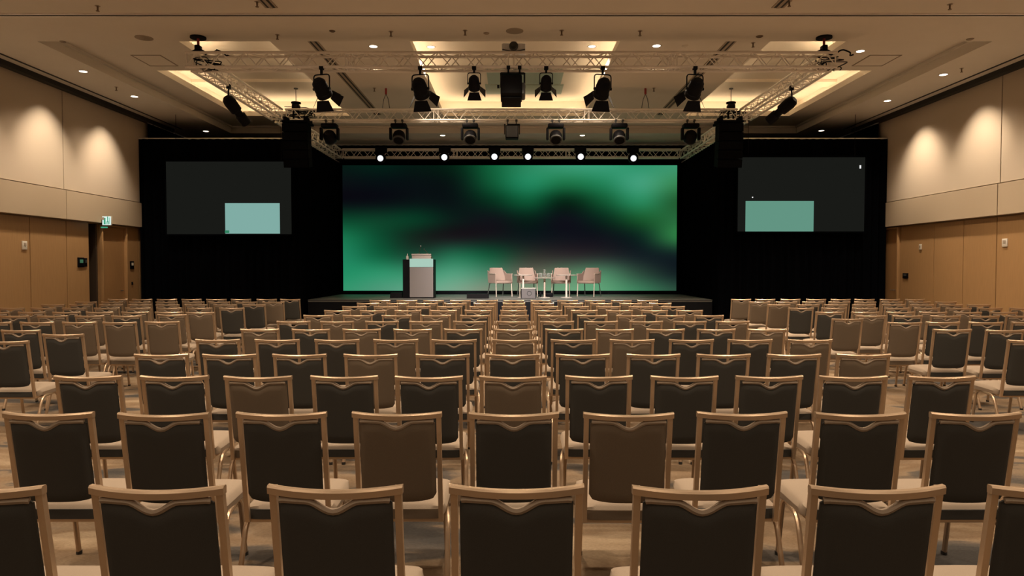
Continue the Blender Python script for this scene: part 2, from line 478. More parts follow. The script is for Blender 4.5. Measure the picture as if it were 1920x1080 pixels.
# small ceiling fittings
def sprinkler(px, py, z, lab):
    p = on_z(px, py, z)
    t = thing('sprinkler_head', lab, 'sprinkler', p)
    b = new(); lathe(b, [(0.04, -0.004), (0.036, 0)], 12); obj('escutcheon', b, M_grille, t)
    b = new(); lathe(b, [(0.012, -0.075), (0.014, -0.004)], 8); lathe(b, [(0.026, -0.08), (0.026, -0.074)], 10); obj('nozzle', b, M_brass, t)
for px, py, z, lab in ((183, 11, ZL, 'sprinkler head near the top left corner of the ceiling'), (482, 3, ZL, 'sprinkler head by the ceiling slot at top left'),
                       (733, 59, ZL, 'sprinkler head in the soffit above the downlight left of centre'), (872, 57, ZL, 'sprinkler head in the soffit left of the central round grille'),
                       (1053, 57, ZL, 'sprinkler head in the soffit right of the central round grille'), (1200, 58, ZL, 'sprinkler head in the soffit above the downlight right of centre'),
                       (1480, 2, ZL, 'sprinkler head by the ceiling slot at top right'), (1781, 8, ZL, 'sprinkler head near the top right corner of the ceiling'),
                       (1412, 80, ZL, 'sprinkler head in the soffit near the right truss corner'), (520, 65, ZL, 'sprinkler head in the soffit near the left truss corner'),
                       (218, 163, ZL, 'sprinkler head between the two left wall downlights'), (1803, 128, ZL, 'sprinkler head beside the near right wall downlight'),
                       (702, 165, ZU, 'sprinkler head on the upper field behind the second barn door lamp'), (1226, 165, ZU, 'sprinkler head on the upper field behind the sixth barn door lamp')):
    sprinkler(px, py, z, lab)
def roundel(nm, px, py, z, r, lab, cat, m=M_grille):
    p = on_z(px, py, z); b = new()
    lathe(b, [(0.0, -0.012), (r * 0.8, -0.012), (r, -0.006), (r, 0)], 24, cap=False)
    t = thing(nm, lab, cat, p); obj('rim', b, m, t)
    b = new()
    for k in (0.25, 0.45, 0.65): lathe(b, [(r * k, -0.014), (r * (k + 0.07), -0.016), (r * (k + 0.14), -0.014)], 20, cap=False)
    obj('grille', b, m, t)
roundel('ceiling_speaker', 965, 58, ZL, 0.145, 'round brown speaker grille in the centre of the soffit', 'speaker')
roundel('ceiling_speaker', 270, 71, ZL, 0.145, 'round brown speaker grille in the soffit at the left', 'speaker')
roundel('smoke_detector', 118, 78, ZL, 0.05, 'small detector disc in the soffit at far left', 'detector')
roundel('smoke_detector', 1819, 73, ZL, 0.06, 'small detector disc in the soffit at far right', 'detector')
roundel('smoke_detector', 912, 62, ZL, 0.05, 'small detector disc just left of the central round grille', 'detector')
roundel('smoke_detector', 1424, 68, ZL, 0.06, 'small dark detector disc above the right half of the front truss', 'detector', M_brass)
roundel('smoke_detector', 1284, 86, ZU, 0.06, 'small pale detector disc beside the downlight right of the cove', 'detector', M_white)
roundel('smoke_detector', 623, 58, ZL, 0.05, 'small dark detector disc above the left half of the front truss', 'detector', M_brass)
def hatch(px0, px1, py, lab):
    a, c = on_z(px0, py, ZU), on_z(px1, py, ZU)
    t = thing('access_hatch', lab, 'hatch', ((a.x + c.x) / 2, a.y + 0.35, ZU))
    w = (c.x - a.x) / 2
    b = new(); bx(b, (0, 0, -0.004), (w * 2 - .03, .67, 0.008)); obj('panel', b, M_ceil, t)
    b = new()
    for x in (-w, w): bx(b, (x, 0, -0.006), (0.02, 0.72, 0.012))
    for y in (-.35, .35): bx(b, (0, y, -0.006), (w * 2, 0.02, 0.012))
    obj('frame', b, M_grille, t)
hatch(246, 300, 103, 'square access hatch in the ceiling left of the truss corner')
hatch(1632, 1690, 103, 'square access hatch in the ceiling right of the truss corner')
def slot(x, y0, y1, z, lab, slant=0):
    t = thing('air_slot', lab, 'air vent', (x, (y0 + y1) / 2, z))
    L = y1 - y0
    b = new(); bx(b, (-.045, 0, -.004), (.035, L, .008)); bx(b, (.045, 0, -.004), (.035, L, .008)); obj('slot', b, M_groove, t)
    b = new(); bx(b, (0, 0, -.008), (.05, L, .014)); bx(b, (-.08, 0, -.005), (.03, L, .01)); bx(b, (.08, 0, -.005), (.03, L, .01)); obj('frame', b, M_grille, t)
slot(-3.63, 12.2, 18.6, ZU, 'long dark air slot in the upper ceiling between left and centre coves')
slot(4.00, 12.2, 18.6, ZU, 'long dark air slot in the upper ceiling between centre and right coves')
slot(-3.62, 6.0, on_z(530, 14, ZL).y, ZL, 'short air slot at the top edge, left half of the near ceiling')
slot(4.00, 6.0, on_z(1440, 14, ZL).y, ZL, 'short air slot at the top edge, right half of the near ceiling')
# greenish light spill in the centre cove, painted on as flat panels
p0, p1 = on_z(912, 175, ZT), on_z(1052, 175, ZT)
t = thing('light_spill_panel', 'pale seafoam patch of light spill, built as flat panels in the centre cove', 'panel', ((p0.x + p1.x) / 2, p0.y, ZT))
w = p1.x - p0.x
b = new(); bx(b, (0, -0.45, -0.012), (w, 0.9, 0.024)); obj('panel', b, M_spillgreen, t)  # light spill, put in as a flat panel
b = new(); bx(b, (0, -1.6, -0.006), (w * 0.92, 1.3, 0.012)); obj('panel', b, M_spillgreen, t)  # light spill, put in as a flat panel

# projector on the ceiling above the front truss
p = on_z(963, 90, ZU)
t = thing('ceiling_projector', 'white projector hung under the ceiling above the middle of the truss', 'projector', (p.x, 12.4, 5.56))
b = new(); bx(b, (0, 0, 0.02), (0.42, 0.38, 0.15), 0.02); obj('body', b, M_projwhite, t)
b = new(); lathe(b, [(0.075, 0), (0.08, 0.05), (0.06, 0.06), (0.0, 0.045)], 20, Matrix.Translation((0, -0.19, 0.03)) @ Matrix.Rotation(R(90), 4, 'X'), cap=False); obj('lens', b, M_fixture2, t)
b = new(); bx(b, (0, 0, 0.16), (0.10, 0.10, 0.16)); bx(b, (0, 0, .242), (0.24, .24, .015)); obj('mount', b, M_white, t)
b = new(); tube(b, bend([(-.2, -.2, -.02), (-.1, -.21, -.045), (0, -.21, -.06), (.1, -.21, -.045), (.2, -.2, -.02)], .05), 0.012, 6); obj('bracket', b, M_fixture2, t)

# ------------------------------------------------------------------ truss rig
TZ0, TZ1 = 5.06, 5.30
D1, D2, D3 = 11.6, 15.75, 21.05
BW = 0.24
MESH = {}
def rod_mesh(key, a, c, r, m, n=6):
    if key not in MESH:
        b = new(); tube(b, [a, c], r, n); MESH[key] = to_mesh(key, b, m)
    return MESH[key]
def truss(p0, p1, label, n):
    """four main tubes and zigzag braces on all four faces; p0 is the near lower corner line start"""
    p0, p1 = Vector(p0), Vector(p1); L = (p1 - p0).length
    rz = math.atan2(p1.y - p0.y, p1.x - p0.x)
    t = thing('lighting_truss', label, 'truss', p0, rz)
    r = 0.025
    ch = rod_mesh('tube_%.3f' % L, (0, 0, 0), (L, 0, 0), r, M_alu, 8)
    h = BW
    for y in (0, h):
        for z in (0, h): obj('main_tube', ch, M_alu, t, (0, y, z))
    st = L / n
    up = rod_mesh('up_%.3f' % st, (0, 0, 0), (st, 0, h), 0.009, M_alu); dn = rod_mesh('dn_%.3f' % st, (0, 0, h), (st, 0, 0), 0.009, M_alu)
    fo = rod_mesh('fo_%.3f' % st, (0, 0, 0), (st, h, 0), 0.009, M_alu); ba = rod_mesh('ba_%.3f' % st, (0, h, 0), (st, 0, 0), 0.009, M_alu)
    for k in range(n):
        for y in (0, h): obj('brace', (up if k % 2 == (0 if y == 0 else 1) else dn), M_alu, t, (k * st, y, 0))
        for z in (0, h): obj('brace', fo if k % 2 == (0 if z == 0 else 1) else ba, M_alu, t, (k * st, 0, z))
    rung = rod_mesh('rung', (0, 0, 0), (0, 0, h), 0.011, M_alu); rungy = rod_mesh('rungy', (0, 0, 0), (0, h, 0), 0.011, M_alu)
    stops = [0.03, L - 0.03]
    k = max(1, round(L / 3.0))
    for i in range(1, k): stops += [L * i / k - 0.05, L * i / k + 0.05]
    for x in stops:
        for y in (0, h): obj('rung', rung, M_alu, t, (x, y, 0))
        for z in (0, h): obj('rung', rungy, M_alu, t, (x, 0, z))
    return t
TXL, TXR = -5.50, 5.47
truss((TXL, D1, TZ0), (TXR, D1, TZ0), 'long front lighting truss nearest the camera, carrying the barn door lamps', 54)
truss((TXL + .3, D2, TZ0), (TXR - .3, D2, TZ0), 'middle cross truss carrying the black moving head lamps', 52)
truss((TXL + .3, D3, TZ0), (TXR - .3, D3, TZ0), 'rear lighting truss just above the green screen, with small lit lamps', 50)
for X, side in ((TXL + BW, 'left'), (TXR, 'right')):
    truss((X, D1 + BW, TZ0), (X, D2, TZ0), 'side truss on the %s between the front and middle trusses' % side, 20)
    truss((X, D2 + BW, TZ0), (X, D3 + BW, TZ0), 'side truss on the %s between the middle and rear trusses' % side, 25)
# hoists
def hoist(x, y, ztop, lab):
    t = thing('chain_hoist', lab, 'hoist', (x, y, TZ1))
    h = ztop - TZ1
    b = new(); lathe(b, [(0.13, h - 0.03), (0.13, h)], 16); obj('ceiling_plate', b, M_fixture, t)
    b = new(); tube(b, [(0, 0, h - 0.03), (0, 0, h - 0.14)], 0.022, 8); obj('shackle', b, M_red, t)
    b = new(); bx(b, (0, 0, max(0.02, h - 0.20)), (0.09, 0.13, 0.11), 0.02); obj('motor', b, M_fixture, t)
    for s in (-1, 1):
        b = new(); tube(b, bend([(0, 0, h - .2), (s * .10, 0, h - .24), (s * .15, 0.0, 0.02)], .05), 0.014, 6); obj('sling', b, M_fixture, t)
    b = new()
    pts = [(.02, 0, h - .2)]
    for k in range(9): pts.append((.05 + k * .06 + .03 * math.sin(k * 2.3), .05 * math.cos(k * 1.7), h - .24 - .05 * math.sin(k * 1.1) - 0.02))
    tube(b, bend(pts, .03, 3), 0.013, 6); obj('cable', b, M_fixture, t)
    for k in range(3):
        b = new()
        pts = [(random.uniform(-.15, .5), random.uniform(-.05, .2), -.02 - random.uniform(0, .24)) for _ in range(8)]
        tube(b, bend(pts, .06, 3), 0.009, 5); obj('cable', b, M_fixture if k else M_fixture2, t)
def hoist2(x, y, ztop, lab):
    t = thing('chain_hoist', lab, 'hoist', (x, y, TZ1))
    h = ztop - TZ1
    b = new(); bx(b, (0, 0, .06), (.16, .20, .16), .03); obj('motor', b, M_fixture, t)
    b = new(); lathe(b, [(.05, .14), (.11, .16), (.11, .19)], 14); obj('cap', b, M_fixture, t)
    b = new(); tube(b, [(0, 0, .19), (0, 0, h)], .008, 6); obj('chain', b, M_fixture2, t)
    b = new(); lathe(b, [(.05, h - .02), (.05, h)], 12); obj('ceiling_plate', b, M_fixture2, t)
    for s in (-1, 1):
        b = new(); bx(b, (s * .06, 0, -.12), (.03, .05, .24)); obj('bracket', b, M_fixture, t)
    for k in range(4):
        b = new()
        pts = [(random.uniform(-.35, .45), random.uniform(-.1, .12), random.uniform(-.18, .10)) for _ in range(8)]
        tube(b, bend(pts, .06, 3), 0.009, 5); obj('cable', b, M_fixture if k else M_fixture2, t)
hoist(-5.33, D1 + 0.12, ZL, 'black chain hoist on the left front corner of the truss rig')
hoist(5.30, D1 + 0.12, ZL, 'black chain hoist on the right front corner of the truss rig')
hoist2(-4.98, D2 + 0.12, ZU, 'black chain hoist above the left hanging loudspeaker array')
hoist2(5.05, D2 + 0.12, ZU, 'black chain hoist above the right hanging loudspeaker array')
for px, lab in ((722, 'wire bridle hook above the middle truss, left of centre'), (1212, 'wire bridle hook above the middle truss, right of centre')):
    x = at(px, 182, D2).x
    t = thing('rigging_hook', lab, 'hook', (x, D2 + 0.12, TZ1))
    h = ZU - TZ1
    b = new(); bx(b, (0, 0, h - 0.07), (0.05, 0.03, 0.14), 0.01); obj('eye', b, M_red, t)
    for s in (-1, 1):
        b = new(); tube(b, [(0, 0, h - .13), (s * .05, 0, h - .25), (s * .09, 0, 0.02)], 0.008, 5); obj('wire', b, M_fixture2, t)

# ------------------------------------------------------------------ lamps on the trusses
RX = lambda a: Matrix.Rotation(R(a), 4, 'X')
RZm = lambda a: Matrix.Rotation(R(a), 4, 'Z')
def clamp(t, z0, z1):
    b = new(); bx(b, (0, 0, (z0 + z1) / 2), (0.035, 0.05, abs(z1 - z0))); bx(b, (0, 0, z1), (0.07, 0.07, 0.05)); obj('clamp', b, M_fixture, t)
def fresnel(x, y, label, s=1.0, pan=0.0, tilt=-38):
    """barn door lamp pointing at the stage (+y), hung below the truss tube"""
    t = thing('barn_door_lamp', label, 'stage lamp', (x, y, TZ0 - 0.02), 0, 'lamps under the front truss')
    clamp(t, -0.10 * s, 0.0)
    w = 0.135 * s; zc = -0.32 * s
    b = new(); tube(b, bend([(-w, 0, zc), (-w, 0, -0.10 * s), (w, 0, -0.10 * s), (w, 0, zc)], 0.05 * s), 0.010 * s, 6); obj('yoke', b, M_fixture, t, M=RZm(pan))
    M = Matrix.Translation((0, 0, zc)) @ RZm(pan) @ RX(tilt)
    A = M @ Matrix.Rotation(R(-90), 4, 'X')       # lathe axis z -> +y
    b = new(); lathe(b, [(0.0, -0.17 * s), (0.07 * s, -0.165 * s), (0.105 * s, -0.12 * s), (0.115 * s, -0.04 * s), (0.115 * s, 0.06 * s), (0.125 * s, 0.07 * s), (0.125 * s, 0.13 * s), (0.10 * s, 0.135 * s)], 20, A, cap=False)
    for k in range(3): bx(b, A @ Vector((0, 0, -0.10 * s + k * 0.05 * s)), (0.24 * s, 0.24 * s, 0.008), rot=None) if False else None
    obj('body', b, M_fixture, t)
    b = new(); lathe(b, [(0.0, 0.12 * s), (0.10 * s, 0.115 * s)], 18, A, cap=False); obj('lens', b, M_fixture2, t)
    for s2 in (-1, 1):
        b = new(); lathe(b, [(0.022 * s, 0), (0.022 * s, 0.03 * s)], 8, M @ Matrix.Translation((s2 * 0.115 * s, 0, 0)) @ Matrix.Rotation(R(90 * s2), 4, 'Y')); obj('tilt_knob', b, M_fixture, t)
    # barn doors: hinged leaves flaring open
    for k, (wid, ln, op) in enumerate(((0.105, 0.17, 28), (0.085, 0.17, 40), (0.105, 0.17, 28), (0.085, 0.17, 40))):
        Mh = M @ Matrix.Rotation(R(90 * k), 4, 'Y') @ Matrix.Translation((0, 0.135 * s, 0.12 * s)) @ Matrix.Rotation(R(op), 4, 'X')
        b = new()
        prism(b, [(-wid * 0.95 * s, 0), (wid * 0.95 * s, 0), (wid * 1.45 * s, ln * s), (-wid * 1.45 * s, ln * s)], 'z', -0.002, 0.002, Mh)
        obj('barn_door', b, M_fixture, t, smooth=False)
    return t
F1 = D1 + 0.0
SPK = []
for px, s, pan, lab in ((603, 1.08, -14, 'large barn door lamp under the front truss, farthest left'), (788, 1.08, -12, 'large barn door lamp under the front truss, second from left'),
                   (889, 0.80, 0, 'small barn door lamp under the front truss, left of the square lamp'), (1024, 0.80, 0, 'small barn door lamp under the front truss, right of the square lamp'),
                   (1130, 1.08, 10, 'large barn door lamp under the front truss, second from right'), (1303, 1.08, 10, 'large barn door lamp under the front truss, farthest right')):
    x = at(px, 150, F1).x
    fresnel(x, F1, lab, s, pan)
    SPK.append(x)
# square soft lamp in the middle of the front truss
x = at(961, 150, F1).x
t = thing('square_lamp', 'large square black lamp hanging under the middle of the front truss', 'stage lamp', (x, F1, TZ0 - 0.02), 0, 'lamps under the front truss')
for s in (-.07, .12):
    b = new(); bx(b, (s, 0, -.04), (.03, .05, .12)); bx(b, (s, 0, .01), (.06, .06, .05)); obj('clamp', b, M_fixture, t)
b = new(); bx(b, (0, 0, -.09), (.40, .05, .03)); obj('crossbar', b, M_fixture, t)
b = new(); bx(b, (.20, 0.02, -.2), (.03, .05, .24)); bx(b, (-.20, 0.02, -.2), (.02, .04, .24)); obj('yoke', b, M_fixture, t)
Mt = Matrix.Translation((-.02, .05, -.33)) @ RX(-18)
b = new(); bx(b, (0, 0, 0), (.36, .30, .36), 0.02); bx(b, (0, 0.1, -.01), (.33, .30, .40), 0.01); obj('body', b, M_fixture, t, M=Mt)
b = new(); bx(b, (.20, .02, -.04), (.07, .22, .22), 0.02); obj('ballast_box', b, M_fixture2, t, M=Mt)
for s in (-1, 1):
    b = new(); lathe(b, [(.03, 0), (.03, .04)], 10, Mt @ Matrix.Translation((s * .20, 0, .04)) @ Matrix.Rotation(R(90 * s), 4, 'Y')); obj('tilt_knob', b, M_fixture, t)

def moving_head(x, y, label, pan=0, tilt=20, s=1.0, z=TZ0):
    t = thing('moving_head_lamp', label, 'stage lamp', (x, y, z - 0.02), 0, 'moving heads under the middle truss')
    for q in (-.08, .08):
        b = new(); bx(b, (q * s, 0, -.03), (.025, .04, .09)); bx(b, (q * s, 0, .005), (.05, .06, .045)); obj('clamp', b, M_fixture2, t)
    b = new(); bx(b, (0, 0, -.12 * s), (.36 * s, .24 * s, .10 * s), .03 * s); obj('base', b, M_fixture, t)
    for q in (-1, 1):
        b = new(); bx(b, (q * .19 * s, 0, -.30 * s), (.055 * s, .15 * s, .28 * s), .022 * s); obj('yoke_arm', b, M_fixture, t)
    Mh = Matrix.Translation((0, 0, -.36 * s)) @ RZm(pan) @ RX(tilt) @ Matrix.Rotation(R(180), 4, 'X')
    b = new(); lathe(b, [(0.0, -.15 * s), (.08 * s, -.14 * s), (.13 * s, -.08 * s), (.145 * s, 0), (.14 * s, .10 * s), (.125 * s, .13 * s), (.115 * s, .12 * s)], 20, Mh, cap=False); obj('head', b, M_fixture, t)
    b = new(); lathe(b, [(.115 * s, .118 * s), (.115 * s, .135 * s), (.14 * s, .135 * s), (.142 * s, .10 * s)], 20, Mh, cap=False); obj('lens_ring', b, M_fixture2, t)
    b = new(); lathe(b, [(0, .128 * s), (.06 * s, .126 * s), (.115 * s, .118 * s)], 18, Mh, cap=False); obj('lens', b, M_fixture, t)
for px, tl, lab in ((618, 60, 'moving head lamp under the middle truss beside the left loudspeaker array'), (748, -35, 'moving head lamp under the middle truss, second from left'),
                    (882, -40, 'moving head lamp under the middle truss, just left of the boxy lamp'), (1042, -40, 'moving head lamp under the middle truss, just right of the boxy lamp'),
                    (1161, -35, 'moving head lamp under the middle truss, second from right'), (1295, 60, 'moving head lamp under the middle truss beside the right loudspeaker array')):
    moving_head(at(px, 240, D2).x, D2, lab, 0, tl)
x = at(960, 245, D2).x
t = thing('boxy_lamp', 'small boxy black lamp under the middle of the middle truss', 'stage lamp', (x, D2, TZ0 - .02))
for q in (-.10, .10):
    b = new(); bx(b, (q, 0, -.03), (.025, .04, .1)); bx(b, (q, 0, .005), (.05, .06, .045)); obj('clamp', b, M_fixture2, t)
b = new(); bx(b, (0, 0, -.09), (.36, .05, .03)); bx(b, (-.17, 0, -.2), (.02, .05, .22)); bx(b, (.17, 0, -.2), (.02, .05, .22)); obj('yoke', b, M_fixture, t)
b = new(); bx(b, (0, 0, -.27), (.30, .26, .30), .02); obj('body', b, M_fixture, t, M=None)
b = new(); bx(b, (0, -.14, -.27), (.25, .02, .25), .005); obj('lens', b, M_fixture2, t)
b = new(); bx(b, (-.13, -.032, -.095), (.035, .01, .03)); obj('tag_sticker', b, M_white, t)

# profile spots on the side trusses
def profile(a, c, label):
    a, c = Vector(a), Vector(c); ax = (c - a).normalized(); L = (c - a).length
    t = thing('profile_spot', label, 'stage lamp', a)
    Q = ax.to_track_quat('Z', 'Y').to_matrix().to_4x4()
    b = new(); lathe(b, [(0, -.06), (.06, -.06), (.10, -.02), (.115, .06), (.105, L * .45), (.07, L * .5)], 18, Q, cap=False); obj('lamp_house', b, M_fixture, t)
    b = new(); lathe(b, [(.07, L * .48), (.072, L * .62), (.095, L * .66), (.095, L), (.08, L)], 18, Q, cap=False); obj('lens_tube', b, M_fixture, t)
    b = new(); lathe(b, [(0, L * .985), (.082, L * .985)], 16, Q, cap=False); obj('lens', b, M_fixture2, t)
    b = new(); tube(b, bend([(0, 0, 0), (0, .02, .14), (.0, .03, .22)], .04), .014, 6); obj('yoke', b, M_fixture, t)
    b = new(); bx(b, (0, .03, .25), (.06, .08, .08)); obj('clamp', b, M_fixture, t)
profile((-5.26, 12.75, TZ0 - .27), (-5.08, 13.15, TZ0 - .62), 'black tubular profile spot clamped under the left side truss')
profile((5.23, 12.85, TZ0 - .27), (4.95, 13.25, TZ0 - .55), 'black tubular profile spot clamped under the right side truss')

# rear truss: lit wash lamps facing the hall
for i, (px, py) in enumerate(((713, 296), (833, 294), (927, 293), (990, 293), (1089, 293), (1188, 296))):
    p = at(px, py, D3 - .2)
    t = thing('wash_lamp', 'small lit white wash lamp on the rear truss, %s from the left' % ORD[i], 'stage lamp', (p.x, D3 - .1, TZ0), 0, 'lit lamps on the rear truss')
    zc = p.z - TZ0
    b = new(); bx(b, (0, .04, .20), (.36, .10, .18), .02); bx(b, (0, .04, .03), (.20, .08, .30), .02); obj('yoke', b, M_fixture, t)
    Mw = Matrix.Translation((0, -.02, zc)) @ RX(100) 
    b = new(); lathe(b, [(0, -.16), (.10, -.15), (.15, -.06), (.15, .06), (.11, .07)], 18, Mw, cap=False); obj('head', b, M_fixture, t)
    b = new(); lathe(b, [(0, .095), (.06, .085), (.092, .068)], 18, Mw, cap=False); obj('lens', b, M_ledwash, t)
b = new(); bx(b, (0, 0, 0), (.10, .03, .05)); 
# loudspeaker arrays
def array(px0, px1, label, s):
    x0, x1 = at(px0, 240, D2 - .35).x, at(px1, 240, D2 - .35).x
    w = x1 - x0
    t = thing('line_array', label, 'loudspeaker', ((x0 + x1) / 2, D2 - .05, TZ0 - .03))
    b = new(); bx(b, (0, 0, -.06), (w * 1.02, .5, .05), .01); bx(b, (-w * .4, 0, 0), (.06, .5, .10)); bx(b, (w * .4, 0, 0), (.06, .5, .10)); obj('rigging_frame', b, M_array, t)
    z, y, ang = -.10, 0.0, 0.0
    for k in range(5):
        M = Matrix.Translation((0, y, z)) @ RZm(s * 0) @ RX(ang)
        b = new(); prism(b, [(-w / 2, -.24), (w / 2, -.24), (w * .40, .24), (-w * .40, .24)], 'z', -.185, 0)
        cab = obj('cabinet', b, M_array, t, smooth=False, M=M)
        b = new(); bx(b, (0, -.245, -.0925), (w * .94, .012, .165)); obj('grille', b, M_array, cab, smooth=False, M=M)
        z -= .19 * math.cos(R(ang)); y += .19 * math.sin(R(-ang)) * -1; ang += 3.0
array(527, 575, 'black hanging loudspeaker array under the left end of the middle truss', -1)
array(1350, 1396, 'black hanging loudspeaker array under the right end of the middle truss', 1)

# ------------------------------------------------------------------ drapes
def drape(nm, x0, x1, y, z0, z1, label, along='x', amp=0.045, wl=0.21):
    L = abs(x1 - x0); n = int(L / wl * 6)
    b = new(); rows = []
    for z in (z1, z0):
        r = []
        for k in range(n + 1):
            u = x0 + (x1 - x0) * k / n
            o = amp * math.sin(2 * math.pi * k / 6 + 0.6 * math.sin(k * .37)) * (1.0 if z == z0 else .7)
            r.append(b.verts.new((u, y + o, z) if along == 'x' else (y + o, u, z)))
        rows.append(r)
    for k in range(n): b.faces.new((rows[0][k], rows[0][k + 1], rows[1][k + 1], rows[1][k]))
    t = thing(nm, label, 'curtain', (0, 0, 0))
    o = obj('curtain', b, M_black, t)
    b = new()
    tube(b, [((x0, y, z1 + .02) if along == 'x' else (y, x0, z1 + .02)), ((x1, y, z1 + .02) if along == 'x' else (y, x1, z1 + .02))], .016, 8)
    obj('pipe', b, M_alu, t)
    return t
DY = 17.85
zd = at(450, 261, DY).z
XS = 5.42
drape('black_drape', XL, -XS - .05, DY, 0.0, zd, 'tall black drape hung on a pipe behind the left screen')
drape('black_drape', XS - .05, XR, DY, 0.0, zd, 'tall black drape hung on a pipe behind the right screen')
drape('black_drape', DY + .1, 21.9, -XS - .1, 0, zd, 'black drape running back along the left end of the stage', 'y')
drape('black_drape', DY + .1, 21.9, XS, 0, zd, 'black drape running back along the right end of the stage', 'y')
drape('black_drape', XL, XR, 21.95, 0, ZL - .03, 'wide black drape behind the green screen wall')
drape('black_drape', DY + .3, 21.8, XL + .08, 0, ZL - .12, 'black drape added over the unlit left wall behind the screens, for its darkness', 'y')  # added cloth: darkness of the unlit side walls put in as black
drape('black_drape', DY + .3, 21.8, XR - .08, 0, ZL - .12, 'black drape added over the unlit right wall behind the screens, for its darkness', 'y')

# ------------------------------------------------------------------ stage
SZ = 0.83
SY0 = 18.05
st = thing('stage_platform', 'low black stage platform under the green screen', 'stage', (0, SY0, 0))
nx = 7
xa, xb = -5.40, 5.30
for i in range(nx):
    for j in range(2):
        x0 = xa + (xb - xa) * i / nx; x1 = xa + (xb - xa) * (i + 1) / nx
        b = new(); box6(b, x0 + .002, x1 - .002, j * 1.72 + .002, (j + 1) * 1.72 - .002, SZ - .06, SZ, .003); obj('deck', b, M_stagefloor, st, smooth=False)
b = new(); box6(b, xa, xb, -.012, 0.0, SZ - .035, SZ + .002); obj('edge_trim', b, M_fixture2, st)
b = new(); box6(b, xa, xb, 0.0, .03, 0, SZ - .065); obj('skirt', b, M_stageblack, st)
b = new(); box6(b, xa, xa + .03, .03, 3.4, 0, SZ - .065); box6(b, xb - .03, xb, .03, 3.4, 0, SZ - .065); obj('skirt', b, M_stageblack, st)

# LED wall: the picture on it is a soft green gradient, stored as colours on a fine grid
LY = 21.55
L0, L1 = at(642, 310, LY), at(1268, 545, LY)
TAB = [
 [(7,25,20),(4,30,22),(6,24,18),(6,36,22),(18,95,58),(44,135,95),(58,152,115),(58,155,118),(50,148,108),(62,150,112)],
 [(10,15,18),(7,15,18),(8,16,18),(8,24,20),(16,85,52),(34,132,92),(30,115,72),(36,130,88),(66,158,122),(56,135,85)],
 [(9,12,17),(9,14,18),(9,20,20),(9,20,20),(8,48,30),(14,85,52),(8,40,24),(18,85,50),(42,135,92),(36,95,52)],
 [(12,66,42),(14,62,40),(9,55,35),(12,28,24),(16,20,24),(8,32,24),(14,17,24),(10,40,28),(24,85,45),(40,105,60)],
 [(24,115,76),(14,75,48),(20,36,28),(24,24,26),(20,25,26),(14,24,26),(17,19,26),(16,20,26),(14,40,32),(46,120,66)],
 [(32,130,92),(18,95,62),(30,70,52),(36,105,75),(24,82,55),(44,52,44),(44,42,42),(36,40,40),(20,30,34),(18,34,34)],
 [(36,142,100),(48,145,105),(60,140,105),(82,155,122),(76,125,98),(96,100,84),(88,120,92),(78,128,96),(44,72,58),(20,32,34)],
 [(54,150,110),(78,152,120),(100,165,135),(122,165,138),(128,140,118),(120,145,115),(112,160,122),(95,160,118),(62,125,90),(44,80,62)],
]
def cr(p0, p1, p2, p3, t):
    return 0.5 * ((2 * p1) + (-p0 + p2) * t + (2 * p0 - 5 * p1 + 4 * p2 - p3) * t * t + (-p0 + 3 * p1 - 3 * p2 + p3) * t ** 3)
def table(u, v):
    nr, nc = len(TAB), len(TAB[0])
    x = u * (nc - 1); y = v * (nr - 1)
    i = min(int(x), nc - 2); j = min(int(y), nr - 2); fx = x - i; fy = y - j
    cl = lambda a, n: max(0, min(n - 1, a))
    out = []
    for ch in range(3):
        col = [cr(*[TAB[cl(j + dj, nr)][cl(i + di, nc)][ch] for di in (-1, 0, 1, 2)], fx) for dj in (-1, 0, 1, 2)]
        out.append(max(3.0, cr(*col, fy)))
    return out
def led_mat():
    m = bpy.data.materials.new('led_picture'); m.use_nodes = True
    nt = m.node_tree
    for n_ in list(nt.nodes):
        if n_.type == 'BSDF_PRINCIPLED': nt.nodes.remove(n_)
    a = nt.nodes.new('ShaderNodeAttribute'); a.attribute_name = 'picture'
    e = nt.nodes.new('ShaderNodeEmission')
    nt.links.new(a.outputs['Color'], e.inputs[0]); nt.links.new(e.outputs[0], nt.nodes['Material Output'].inputs[0])
    return m
led = thing('led_wall', 'wide video wall glowing with a soft green and black gradient', 'screen', ((L0.x + L1.x) / 2, LY, L1.z))
LW, LH = L1.x - L0.x, L0.z - L1.z
NX, NZ = 90, 40
verts = [(-LW / 2 + LW * i / NX, 0, LH * j / NZ) for j in range(NZ + 1) for i in range(NX + 1)]
faces = [(j * (NX + 1) + i, j * (NX + 1) + i + 1, (j + 1) * (NX + 1) + i + 1, (j + 1) * (NX + 1) + i) for j in range(NZ) for i in range(NX)]
me = bpy.data.meshes.new('display'); me.from_pydata(verts, [], faces)
ca = me.attributes.new('picture', 'FLOAT_COLOR', 'POINT')
for j in range(NZ + 1):
    for i in range(NX + 1):
        c = table(i / NX, 1 - j / NZ)
        ca.data[j * (NX + 1) + i].color = (lin(c[0]), lin(c[1]), lin(c[2]), 1)
me.materials.append(led_mat())
o = bpy.data.objects.new('display', me); C.objects.link(o); o.parent = led
b = new(); box6(b, -LW / 2, LW / 2, .01, .12, 0, LH); obj('cabinet', b, M_fixture, led, smooth=False)
b = new()
for x in (-LW / 2 + .4, -LW / 4, 0, LW / 4, LW / 2 - .4): box6(b, x - .05, x + .05, .02, .12, SZ - L1.z, 0)
obj('support', b, M_fixture, led, smooth=False)
b = new(); box6(b, -LW / 2, LW / 2, .012, .03, SZ - L1.z + .002, -.002); obj('base_panel', b, M_stageblack, led, smooth=False)

